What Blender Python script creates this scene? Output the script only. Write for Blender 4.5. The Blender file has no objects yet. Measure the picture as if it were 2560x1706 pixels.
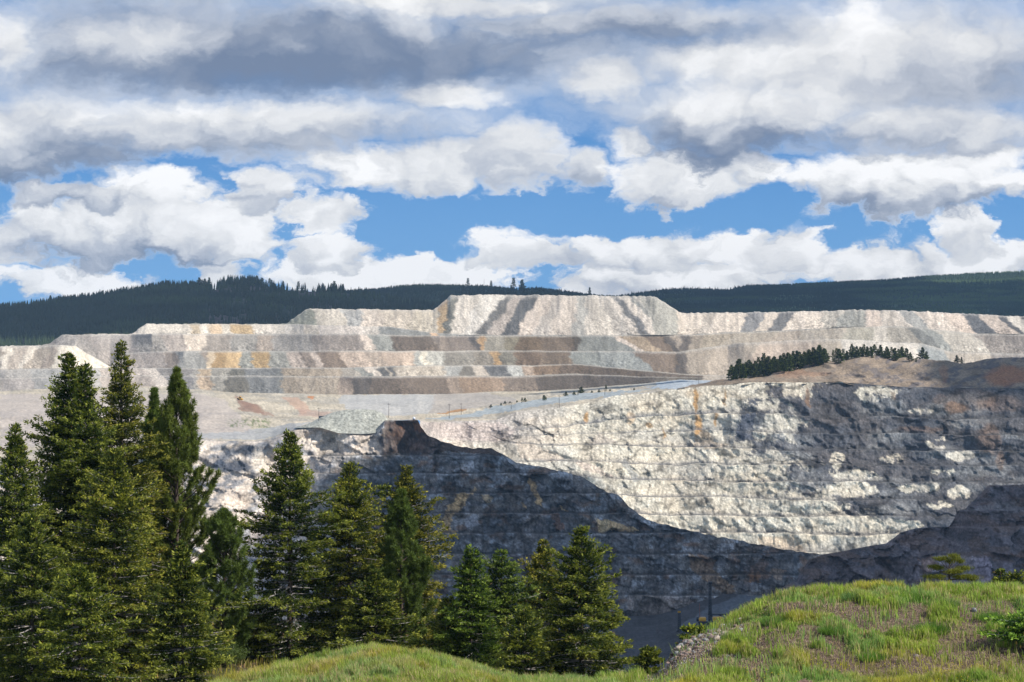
import bpy, math, random
import numpy as np
from mathutils import Vector, Matrix
random.seed(7); RNG = np.random.default_rng(11)
S = bpy.context.scene
COL = S.collection
F = 6044.0                     # focal length in pixels of the 2560 px wide photograph
HZ = 853.0                     # eye level row
# ------------------------------------------------------------------ camera
cd = bpy.data.cameras.new('camera'); cam = bpy.data.objects.new('camera', cd); COL.objects.link(cam)
cd.lens = 85.0; cd.sensor_width = 36.0; cd.clip_start = 1.0; cd.clip_end = 30000
cam.location = (0, 0, 0); cam.rotation_euler = (math.radians(90), 0, 0)
S.camera = cam
S.view_settings.view_transform = 'Standard'; S.view_settings.look = 'None'
S.view_settings.exposure = 0.25; S.view_settings.gamma = 1.0
# ------------------------------------------------------------------ sun
EL = math.radians(42); AZ = math.radians(113)      # azimuth clockwise from +Y (view direction): from the right, a little behind
SUN = np.array([math.sin(AZ)*math.cos(EL), math.cos(AZ)*math.cos(EL), math.sin(EL)])
ld = bpy.data.lights.new('sun', 'SUN'); ld.energy = 4.8; ld.angle = math.radians(0.53); ld.color = (1.0, 0.945, 0.86)
lo = bpy.data.objects.new('sun', ld); COL.objects.link(lo)
lo.rotation_euler = Vector(SUN).to_track_quat('Z', 'Y').to_euler()
# ------------------------------------------------------------------ world: Nishita sky + procedural clouds by direction
W = bpy.data.worlds.new('World'); S.world = W; W.use_nodes = True
class NT:
    def __init__(s, tree): s.t = tree; s.n = tree.nodes; s.l = tree.links
    def node(s, typ, **kw):
        n = s.n.new(typ)
        for k, v in kw.items(): setattr(n, k, v)
        return n
    def put(s, n, i, v):
        if v is None: return
        if hasattr(v, 'is_linked') or isinstance(v, bpy.types.NodeSocket): s.l.new(v, n.inputs[i])
        else: n.inputs[i].default_value = v
    def m(s, op, a, b=None, c=None, clamp=False):
        n = s.node('ShaderNodeMath', operation=op, use_clamp=clamp)
        s.put(n, 0, a); s.put(n, 1, b); s.put(n, 2, c); return n.outputs[0]
    def vm(s, op, a, b=None, out=0):
        n = s.node('ShaderNodeVectorMath', operation=op); s.put(n, 0, a); s.put(n, 1, b); return n.outputs[out]
    def scale(s, a, f):
        n = s.node('ShaderNodeVectorMath', operation='SCALE'); s.put(n, 0, a); s.put(n, 3, f); return n.outputs[0]
    def noise(s, v, scale, detail=5, rough=0.55, dist=0.0, out='Fac', dim='3D'):
        n = s.node('ShaderNodeTexNoise', noise_dimensions=dim); s.put(n, 'Vector', v); n.inputs['Scale'].default_value = scale
        n.inputs['Detail'].default_value = detail; n.inputs['Roughness'].default_value = rough; n.inputs['Distortion'].default_value = dist
        return n.outputs[out]
    def ss(s, v, a, b, lo=0.0, hi=1.0, kind='SMOOTHSTEP'):
        n = s.node('ShaderNodeMapRange', interpolation_type=kind)
        s.put(n, 0, v); s.put(n, 1, a); s.put(n, 2, b); s.put(n, 3, lo); s.put(n, 4, hi); return n.outputs[0]
    def mix(s, f, a, b, mode='MIX'):
        n = s.node('ShaderNodeMix', data_type='RGBA', blend_type=mode)
        s.put(n, 0, f); s.put(n, 6, a); s.put(n, 7, b); return n.outputs[2]
wt = W.node_tree; wt.nodes.clear(); T = NT(wt)
tc = T.node('ShaderNodeTexCoord').outputs['Generated']
sep = T.node('ShaderNodeSeparateXYZ'); wt.links.new(tc, sep.inputs[0])
dy = T.m('MAXIMUM', sep.outputs[1], 0.05)
u = T.m('DIVIDE', sep.outputs[0], dy); v = T.m('DIVIDE', sep.outputs[2], dy)
cmb = T.node('ShaderNodeCombineXYZ'); wt.links.new(u, cmb.inputs[0]); wt.links.new(v, cmb.inputs[1])
UV = cmb.outputs[0]
# cloud noise coordinates: features shrink and flatten towards the horizon
P0 = T.vm('MULTIPLY', UV, (9.0, 15.0, 1.0))
warp = T.noise(P0, 1.3, 3, 0.5, out='Color', dim='2D')
wv = T.vm('SUBTRACT', warp, (0.5, 0.5, 0.5))
P1 = T.vm('ADD', P0, T.scale(wv, 0.42))
def puff(P):                       # rounded cauliflower heaps: cells at three sizes over soft noise
    t = None
    for sc_, w_ in ((2.2, .50), (5.2, .30), (12.0, .20)):
        vz_ = T.node('ShaderNodeTexVoronoi', feature='F1', voronoi_dimensions='2D'); T.put(vz_, 'Vector', P); vz_.inputs['Scale'].default_value = sc_
        dd_ = vz_.outputs['Distance']; q_ = T.m('MULTIPLY', T.m('SUBTRACT', 1.0, T.m('MULTIPLY', dd_, dd_)), w_); t = q_ if t is None else T.m('ADD', t, q_)
    return T.m('ADD', T.m('MULTIPLY', t, 0.40), T.m('MULTIPLY', T.noise(P, 1.7, 7, 0.58, dim='2D'), 0.7))
wvf = T.vm('SUBTRACT', T.noise(P0, 8.0, 4, 0.6, out='Color', dim='2D'), (0.5, 0.5, 0.5))
P1 = T.vm('ADD', P1, T.scale(wvf, 0.16))
big = puff(P1)
big2 = puff(T.vm('ADD', P1, (0.09, 0.12, 0.0)))
fine = T.noise(P1, 7.0, 5, 0.62, dim='2D')
UVw = T.vm('ADD', UV, T.vm('MULTIPLY', wv, (0.040, 0.016, 0.0)))
UVw = T.vm('ADD', UVw, T.vm('MULTIPLY', wvf, (0.018, 0.010, 0.0)))
relief = T.m('MULTIPLY', T.m('SUBTRACT', big, big2), 1.5)
edge = T.m('ADD', T.m('MULTIPLY', T.m('SUBTRACT', big, 0.62), 2.2), T.m('MULTIPLY', T.m('SUBTRACT', fine, 0.5), 0.9))
calm = T.ss(v, 0.055, 0.105, 1.0, 0.27)          # the near deck overhead is seen larger and softer
edge = T.m('MULTIPLY_ADD', edge, calm, 0.95)
softw = T.ss(v, 0.05, 0.12, 0.26, 0.70); softl = T.ss(v, 0.045, 0.11, -0.10, -0.42)
shd = T.m('MULTIPLY', T.m('SUBTRACT', big, 0.60), 1.6)
vyw = T.node('ShaderNodeSeparateXYZ'); wt.links.new(UVw, vyw.inputs[0]); VY = T.m('ADD', vyw.outputs[1], T.m('MULTIPLY', shd, 0.006))
# single clouds, far ones first: centre, half width, half height, brightness of crown and of base
CLOUDS = [(1010,695,330,58,1.05,.75),(1700,700,340,56,.85,.60),(2300,680,300,60,.92,.55),(180,715,320,50,.95,.80),(570,680,75,40,.85,.7),(2540,650,90,55,1.05,.7),(1360,640,140,38,.66,.42),
 (1640,612,400,54,.84,.46),(2430,590,80,60,.8,.6),(860,645,115,42,.72,.5),(1950,640,140,40,.95,.6),(250,570,470,115,.80,.30),(570,590,170,60,.78,.6),(820,545,120,46,.85,.58),(655,487,62,54,.74,.38),(390,475,200,66,1.10,.62),(160,490,200,50,.62,.25),
 (1020,412,290,78,.80,.55),(1270,390,100,100,.62,.45),(1410,430,80,70,.62,.5),(1640,440,200,90,.92,.66),(1540,345,80,56,1.10,.8),(1860,410,110,60,.60,.5),(2290,455,350,85,1.0,.22),(2500,400,130,60,1.05,.8),
 (700,120,1300,150,.46,.24),(2150,160,720,190,.62,.35),(60,340,360,140,.66,.06),(620,305,580,88,.82,.14),(1110,228,180,48,.88,.62),(1850,270,480,132,.90,-.08),(2350,310,340,90,.74,.25),(1480,190,130,80,.90,.6),(1800,150,420,80,.88,.75),(2400,140,300,130,.60,.25),(2110,80,130,120,.98,.7),
 (720,110,880,115,.27,-.22),(1500,60,560,72,.54,.02),(330,110,200,60,.62,.40),(1150,5,520,48,.76,.55),(20,110,100,120,.98,.72)]
br = None; cov = None
for (cx, cy, rx, ry, tp, bs_) in CLOUDS:
    kx, ky = F/rx, F/ry; ox, oy = -(cx-1280)/rx, -(HZ-cy)/ry
    n_ = T.node('ShaderNodeVectorMath', operation='MULTIPLY_ADD'); T.put(n_, 0, UVw); n_.inputs[1].default_value = (kx, ky, 0); n_.inputs[2].default_value = (ox, oy, 0)
    r = T.vm('LENGTH', n_.outputs[0], out=1)
    a_ = T.ss(T.m('SUBTRACT', edge, r), softl, softw)
    yl = T.m('MULTIPLY_ADD', VY, ky, oy)
    b_ = T.ss(yl, -0.85, 0.45, bs_, tp)
    if br is None: br = b_; cov = a_
    else:
        br = T.m('MULTIPLY_ADD', T.m('SUBTRACT', b_, br), a_, br); cov = T.m('MAXIMUM', cov, a_)
br = T.m('MULTIPLY_ADD', T.m('ADD', relief, T.m('MULTIPLY', T.m('SUBTRACT', fine, 0.5), 0.20)), T.ss(v, 0.05, 0.11, 1.0, 0.45), br)
br = T.m('ADD', br, T.m('MULTIPLY', shd, 0.25), clamp=True)
cr = T.node('ShaderNodeValToRGB'); wt.links.new(br, cr.inputs[0])
el = cr.color_ramp.elements
el[0].position = 0.0; el[0].color = (0.17, 0.225, 0.34, 1)
el[1].position = 1.0; el[1].color = (0.97, 0.97, 0.98, 1)
for p, c in ((0.22, (0.26, 0.31, 0.415, 1)), (0.48, (0.50, 0.535, 0.61, 1)), (0.74, (0.76, 0.77, 0.79, 1))):
    e = el.new(p); e.color = c
sky = T.node('ShaderNodeTexSky', sky_type='NISHITA'); sky.sun_disc = False
sky.sun_elevation = EL; sky.sun_rotation = AZ; sky.altitude = 1200; sky.dust_density = 0.4; sky.ozone_density = 2.5
# look a little higher than the pale horizon band: the mountain air in the photograph is clear and deep blue
wt.links.new(T.vm('ADD', tc, (0, 0, 0.35)), sky.inputs[0])
skyc = T.mix(1.0, sky.outputs[0], (0.56, 0.95, 1.12, 1), 'MULTIPLY')
skyc = T.mix(T.ss(v, 0.02, 0.085, 0.45, 0.0), skyc, (1.45, 2.9, 4.7, 1))
bg1 = T.node('ShaderNodeBackground'); wt.links.new(skyc, bg1.inputs[0]); bg1.inputs[1].default_value = 0.15
bg2 = T.node('ShaderNodeBackground'); wt.links.new(cr.outputs[0], bg2.inputs[0]); bg2.inputs[1].default_value = 0.88
# clouds in the part of the sky ahead; elsewhere a thinner procedural scatter of the same cloud
ahead = T.m('MULTIPLY', T.ss(sep.outputs[1], 0.30, 0.6), T.ss(sep.outputs[2], 0.42, 0.24))
scat = T.ss(T.noise(tc, 2.4, 5, 0.6), 0.42, 0.64, 0.0, 0.75)
cfac = T.m('ADD', T.m('MULTIPLY', cov, ahead), T.m('MULTIPLY', T.m('SUBTRACT', 1.0, ahead), scat), clamp=True)
mxs = T.node('ShaderNodeMixShader'); wt.links.new(cfac, mxs.inputs[0]); wt.links.new(bg1.outputs[0], mxs.inputs[1]); wt.links.new(bg2.outputs[0], mxs.inputs[2])
wo = T.node('ShaderNodeOutputWorld'); wt.links.new(mxs.outputs[0], wo.inputs[0])
W.cycles.sampling_method = 'MANUAL'; W.cycles.sample_map_resolution = 512
S.cycles.max_bounces = 6; S.cycles.diffuse_bounces = 3; S.cycles.transmission_bounces = 3; S.cycles.transparent_max_bounces = 6

# ------------------------------------------------------------------ numpy helpers
def lin(c):
    c = np.asarray(c, float)/255.0
    return np.where(c <= 0.04045, c/12.92, ((c+0.055)/1.055)**2.4)
def A(r, g, b, k=0.72): return np.clip(lin((r, g, b))*k, 0.012, 0.78)
def hsh(ix, iy, seed):
    h = (ix.astype(np.int64)*374761393 + iy.astype(np.int64)*668265263 + seed*2147483647) & 0xffffffff
    h = ((h ^ (h >> 13))*1274126177) & 0xffffffff
    return ((h ^ (h >> 16)) & 0xffff)/65535.0
def vn(x, y, seed=0):
    ix = np.floor(x); iy = np.floor(y); fx = x-ix; fy = y-iy
    fx = fx*fx*(3-2*fx); fy = fy*fy*(3-2*fy)
    a = hsh(ix, iy, seed); b = hsh(ix+1, iy, seed); c = hsh(ix, iy+1, seed); d = hsh(ix+1, iy+1, seed)
    return (a*(1-fx)+b*fx)*(1-fy)+(c*(1-fx)+d*fx)*fy
def fbm(x, y, o=4, seed=0, r=0.5):
    t = 0; a = 1; n = 0
    for i in range(o):
        t = t+a*vn(x, y, seed+i*17); n += a; a *= r; x = x*2.03+11.3; y = y*2.03+5.7
    return t/n
def rdg(x, y, o=4, seed=0):
    t = 0; a = 1; n = 0
    for i in range(o):
        t = t+a*(1-np.abs(2*vn(x, y, seed+i*17)-1)); n += a; a *= 0.5; x = x*2.03+3.3; y = y*2.03+7.7
    return t/n
def wor(x, y, seed, tilt=.8):
    """blocky rock: every cell is a plane of its own height and tilt; also returns the cell's random tone"""
    ix = np.floor(x); iy = np.floor(y); best = np.full(x.shape, 9.0); hgt = np.zeros(x.shape); tone = np.zeros(x.shape)
    for a in (-1, 0, 1):
        for b in (-1, 0, 1):
            cx = ix+a; cy = iy+b; px_ = cx+.1+.8*hsh(cx, cy, seed); py_ = cy+.1+.8*hsh(cx, cy, seed+1); dx = x-px_; dy = y-py_; d = dx*dx+dy*dy
            m = d < best; q = hsh(cx, cy, seed+2); hv = q-.5+tilt*(dx*(hsh(cx, cy, seed+3)-.5)*2+dy*(hsh(cx, cy, seed+4)-.5)*2)
            best = np.where(m, d, best); hgt = np.where(m, hv, hgt); tone = np.where(m, q, tone)
    return hgt, tone
def sst(a, b, x):
    t = np.clip((x-a)/(b-a), 0, 1); return t*t*(3-2*t)
def inpoly(X, Y, poly):
    r = np.zeros(X.shape, bool); n = len(poly)
    for i in range(n):
        x1, y1 = poly[i]; x2, y2 = poly[(i+1) % n]
        if y1 == y2: continue
        c = ((y1 > Y) != (y2 > Y)) & (X < (x2-x1)*(Y-y1)/(y2-y1)+x1)
        r ^= c
    return r
def ip(x, pts):
    p = np.array(pts, float); return np.interp(x, p[:, 0], p[:, 1])
def world(px, py, D): return np.stack([(px-1280)/F*D, D+0*px, (HZ-py)/F*D], -1)
def pt(px, py, D): return ((px-1280)/F*D, D, (HZ-py)/F*D)

def mk(name, V, Fc, mat, parent=None, col=None, smooth=False, loc=None):
    V = np.asarray(V, np.float32); Fc = np.asarray(Fc, np.int32); k = Fc.shape[1]
    me = bpy.data.meshes.new(name)
    me.vertices.add(len(V)); me.vertices.foreach_set('co', V.ravel())
    me.loops.add(Fc.size); me.loops.foreach_set('vertex_index', Fc.ravel())
    me.polygons.add(len(Fc)); me.polygons.foreach_set('loop_start', np.arange(0, Fc.size, k, dtype=np.int32))
    me.polygons.foreach_set('loop_total', np.full(len(Fc), k, np.int32))
    if smooth: me.polygons.foreach_set('use_smooth', np.ones(len(Fc), bool))
    me.update(calc_edges=True)
    if col is not None:
        ca = me.color_attributes.new('Col', 'FLOAT_COLOR', 'POINT')
        c = np.ones((len(V), 4), np.float32); c[:, :3] = col; ca.data.foreach_set('color', c.ravel())
    me.materials.append(mat)
    o = bpy.data.objects.new(name, me); COL.objects.link(o)
    if parent: o.parent = parent
    if loc is not None: o.location = loc
    return o
def grid_faces(nr, nc):
    i = np.arange(nr-1)[:, None]*nc+np.arange(nc-1)[None, :]
    return np.stack([i, i+1, i+nc+1, i+nc], -1).reshape(-1, 4)
def tag(o, label=None, cat=None, group=None, kind=None):
    if label: o['label'] = label
    if cat: o['category'] = cat
    if group: o['group'] = group
    if kind: o['kind'] = kind
    return o
def empty(name, loc, label, cat, group=None):
    o = bpy.data.objects.new(name, None); COL.objects.link(o); o.location = loc; o.empty_display_size = 0.5
    return tag(o, label, cat, group)

# ------------------------------------------------------------------ materials
def base_mat(name):
    m = bpy.data.materials.new(name); m.use_nodes = True; nt = m.node_tree; nt.nodes.clear()
    t = NT(nt); b = t.node('ShaderNodeBsdfPrincipled'); o = t.node('ShaderNodeOutputMaterial')
    nt.links.new(b.outputs[0], o.inputs[0]); b.inputs['Roughness'].default_value = 0.9
    b.inputs['Specular IOR Level'].default_value = 0.15
    return m, t, b, o
def rock_mat(name, sc, amp, bump, bdist, speck=0.35):
    m, t, b, o = base_mat(name)
    a = t.node('ShaderNodeAttribute', attribute_name='Col').outputs['Color']
    P = t.node('ShaderNodeNewGeometry').outputs['Position']
    n1 = t.noise(P, sc, 5, 0.7); n2 = t.noise(P, sc*4.1, 3, 0.7)
    f = t.m('ADD', t.m('MULTIPLY', n1, amp), 1-amp*0.5)
    vz = t.node('ShaderNodeTexVoronoi', feature='F1'); t.put(vz, 'Vector', P); vz.inputs['Scale'].default_value = sc*2.2
    g = t.ss(vz.outputs['Distance'], 0.1, 0.75, 1+speck*0.7, 1-speck)
    f = t.m('MULTIPLY', f, g)
    f = t.m('MULTIPLY', f, t.ss(n2, 0.25, 0.75, 1-amp*0.4, 1+amp*0.4))
    c = t.vm('MULTIPLY', a, f); t.put(b, 'Base Color', c)
    bp = t.node('ShaderNodeBump'); bp.inputs['Strength'].default_value = bump; bp.inputs['Distance'].default_value = bdist
    t.put(bp, 'Height', t.m('ADD', n1, t.m('MULTIPLY', vz.outputs['Distance'], -0.5))); t.l.new(bp.outputs[0], b.inputs['Normal'])
    return m
M_dump = rock_mat('waste_rock', 0.22, 0.28, 0.5, 0.8, 0.16)
M_wall = rock_mat('pit_rock', 0.26, 0.42, 0.6, 0.8, 0.2)
M_ground = rock_mat('graded_gravel', 0.16, 0.28, 0.5, 0.8, 0.18)
M_soil = rock_mat('knoll_soil', 7.0, 0.8, 0.9, 0.06, 0.5)
M_hill = rock_mat('hill_ground', 0.05, 0.6, 0.6, 3.0, 0.3)
def leaf_mat(name, trans=0.35, attr=True, color=(0.05, 0.08, 0.02)):
    m, t, b, o = base_mat(name)
    src = t.node('ShaderNodeAttribute', attribute_name='Col').outputs['Color'] if attr else None
    tr = t.node('ShaderNodeBsdfTranslucent'); mx = t.node('ShaderNodeMixShader'); mx.inputs[0].default_value = trans
    if attr:
        t.put(b, 'Base Color', src); t.put(tr, 'Color', t.vm('MULTIPLY', src, (1.25, 1.35, 0.8)))
    else:
        b.inputs['Base Color'].default_value = (*color, 1); tr.inputs[0].default_value = (*color, 1)
    b.inputs['Roughness'].default_value = 0.65
    t.l.new(b.outputs[0], mx.inputs[1]); t.l.new(tr.outputs[0], mx.inputs[2]); t.l.new(mx.outputs[0], o.inputs[0])
    return m
M_leaf = leaf_mat('needles', 0.30); M_grass = leaf_mat('grass_blades', 0.45)
def flat_mat(name, col, rough=0.7, metal=0.0, nsc=3.0, var=0.25, spec=0.3):
    m, t, b, o = base_mat(name)
    P = t.node('ShaderNodeTexCoord').outputs['Object']
    n = t.noise(P, nsc, 4, 0.6)
    t.put(b, 'Base Color', t.mix(n, tuple(np.array(col)*(1-var))+(1,), tuple(np.clip(np.array(col)*(1+var), 0, 1))+(1,)))
    b.inputs['Roughness'].default_value = rough; b.inputs['Metallic'].default_value = metal; b.inputs['Specular IOR Level'].default_value = spec
    return m
M_bark = flat_mat('bark', (0.085, 0.065, 0.055), 0.95, nsc=9, var=0.45, spec=0.1)
M_twig = flat_mat('dead_twig', (0.34, 0.31, 0.29), 0.9, nsc=4, var=0.3, spec=0.1)
M_yel = flat_mat('yellow_paint', (0.62, 0.33, 0.03), 0.45); M_dark = flat_mat('dark_steel', (0.035, 0.04, 0.05), 0.5, nsc=1.5)
M_track = flat_mat('track_rubber', (0.04, 0.036, 0.034), 0.9); M_glass = flat_mat('cab_glass', (0.02, 0.03, 0.04), 0.15, spec=0.6)
M_wood = flat_mat('pole_wood', (0.10, 0.085, 0.075), 0.9); M_white = flat_mat('white_paint', (0.75, 0.76, 0.78), 0.5, var=0.06)
M_red = flat_mat('red_paint', (0.30, 0.07, 0.05), 0.6); M_stone = rock_mat('loose_stone', 9.0, 0.5, 0.6, 0.05, 0.25)
M_stump = flat_mat('root_wood', (0.16, 0.105, 0.08), 0.95, nsc=12, var=0.5); M_cloud = flat_mat('cloud_vapour', (0.9, 0.9, 0.92), 1.0, nsc=0.01, var=0.03, spec=0.0)
M_orange = flat_mat('ripe_cone', (0.50, 0.30, 0.06), 0.7)

# ------------------------------------------------------------------ contour sheets
# a terrain sheet is a list of contour lines, each given where it runs in the country: py(px) and its distance D(px)
class Sheet:
    def __init__(s, px, y0, D0, sm=0):
        s.px = px; s.rows = [world(px, y0, D0)]; s.y = y0; s.D = D0; s.n = []; s.b = []; s.sm = sm
    def smooth(s, a, w):
        k = max(1, int(w/(s.px[1]-s.px[0]))); ker = np.hanning(2*k+3)[1:-1]; ker /= ker.sum()
        return np.convolve(np.pad(a, k, mode='edge'), ker, 'valid')
    def face(s, y1, slope, n, band=None):              # go down to row y1 at a given steepness
        y1 = np.maximum(y1, s.y+0.02); z0 = (HZ-s.y)/F*s.D; k1 = (HZ-y1)/F
        D1 = (s.D-z0/slope)/(1-k1/slope)
        if s.sm: D1 = s.smooth(D1, s.sm)
        s.add(y1, D1, n, band); return s
    def berm(s, w, n=1):
        z = (HZ-s.y)/F*s.D; D1 = s.D-np.maximum(w, 0.01); y1 = HZ-z*F/D1
        s.add(y1, D1, n, -1); return s
    def add(s, y1, D1, n, band=None):
        s.rows.append(world(s.px, y1, D1)); s.y = y1; s.D = D1; s.n.append(n); s.b.append(band)
    def arrays(s):
        V = []; B = []; Tt = []
        for i, n in enumerate(s.n):
            for k in range(n):
                t = k/n; V.append(s.rows[i]*(1-t)+s.rows[i+1]*t); B.append(s.b[i] if s.b[i] is not None else 0); Tt.append(t)
        V.append(s.rows[-1]); B.append(B[-1]); Tt.append(1.0)
        V = np.array(V); nr, nc = V.shape[:2]
        B = np.repeat(np.array(B)[:, None], nc, 1); Tt = np.repeat(np.array(Tt)[:, None], nc, 1)
        PX = 1280+V[..., 0]/V[..., 1]*F; PY = HZ-V[..., 2]/V[..., 1]*F
        return V, PX, PY, B, Tt
def finish(name, V, C, mat, smooth=False):
    nr, nc = V.shape[:2]
    o = mk(name, V.reshape(-1, 3), grid_faces(nr, nc), mat, col=C.reshape(-1, 3), smooth=smooth)
    o['kind'] = 'structure'; return o
def jag(px, amp, sc, seed): return (fbm(px/sc, px*0+seed*3.1, 4, seed)-0.5)*2*amp

PXW = np.arange(-220, 2785, 2.5)

# ---- waste rock dumps --------------------------------------------------------
K0 = [(-220,866),(0,866),(121,861),(157,836),(329,835),(366,810),(716,810),(768,772),(1084,775),(1128,738),(1252,737),(1639,742),(1702,783),(1956,781),(2139,775),(2267,777),(2560,792),(2785,802)]
K1 = [(-220,866),(0,866),(121,861),(157,836),(329,835),(366,810),(716,811),(768,812),(850,815),(970,817),(1080,833),(1128,838),(1252,839),(1480,840),(1700,838),(1846,832),(2030,823),(2139,817),(2270,817),(2431,834),(2560,836),(2785,838)]
K2 = [(-220,866),(0,866),(121,861),(157,836),(329,836),(366,836),(716,836),(850,836),(970,838),(1106,839),(1480,840),(1700,838),(1846,832),(2030,823),(2139,817),(2270,817),(2431,834),(2560,836),(2785,838)]
K3 = [(-220,866),(0,867),(121,864),(150,862),(190,864),(276,918),(305,885),(400,879),(460,879),(850,878),(1106,878),(1480,879),(1700,880),(1846,859),(2065,847),(2303,859),(2375,880),(2560,886),(2785,890)]
K4 = [(-220,928),(0,927),(120,922),(276,921),(460,921),(850,920),(1106,914),(1300,914),(1435,912),(1643,930),(1700,937),(1830,942),(2560,945),(2785,945)]
K5 = [(-220,950),(0,946),(276,940),(460,940),(850,941),(1300,941),(1435,935),(1600,942),(1700,944),(1830,948),(2785,950)]
K6 = [(-220,980),(0,978),(220,968),(416,967),(585,981),(850,987),(1130,985),(1215,980),(1345,978),(1435,972),(1560,963),(1640,956),(1700,950),(1830,953),(2785,956)]
j = lambda a, s, sd: jag(PXW, a, s, sd)
sd = Sheet(PXW, ip(PXW, K0)+j(2.6, 8, 1)+j(1.2, 45, 2), 2400+(vn(PXW/330, PXW*0, 3)-.5)*22-ip(PXW, [(-220,100),(200,80),(500,50),(1000,20),(1300,0),(1560,0),(1900,40),(2785,80)]), 90)
bwn = [0]
def bw(pts):
    bwn[0] += 1; b = ip(PXW, pts); return b*(.45+1.1*vn(PXW/150, PXW*0, 60+bwn[0]))
sd.face(ip(PXW, K1)+j(1.2, 12, 4)+j(2.2, 70, 91), 0.72, 34, 0); sd.berm(bw([(-220,0),(716,0),(760,26),(1000,26),(1090,3),(1480,3),(1700,14),(2785,14)]))
sd.face(ip(PXW, K2)+j(0.8, 12, 5)+j(2.2, 70, 92), 0.72, 12, 1); sd.berm(bw([(-220,0),(329,0),(380,26),(1100,22),(1110,0),(2785,0)]))
sd.face(ip(PXW, K3)+j(0.9, 12, 6)+j(2.2, 70, 93), 0.72, 20, 2); sd.berm(bw([(-220,60),(276,60),(310,0),(430,0),(460,24),(1106,22),(1200,0),(1820,0),(1860,12),(2785,12)]))
sd.face(ip(PXW, K4)+j(1.0, 12, 7)+j(2.2, 70, 94), 0.72, 20, 3); sd.berm(bw([(-220,26),(1250,22),(1400,3),(2785,0)]))
sd.face(ip(PXW, K5)+j(0.8, 12, 8)+j(2.2, 70, 95), 0.72, 12, 4); sd.berm(bw([(-220,0),(850,0),(880,14),(1350,10),(1450,0),(2785,0)]))
sd.face(ip(PXW, K6)+j(0.8, 12, 9)+j(2.2, 70, 96), 0.72, 16, 5)
DUMP_Y, DUMP_D = sd.y.copy(), sd.D.copy()
V, PX, PY, B, TT = sd.arrays()
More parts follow.
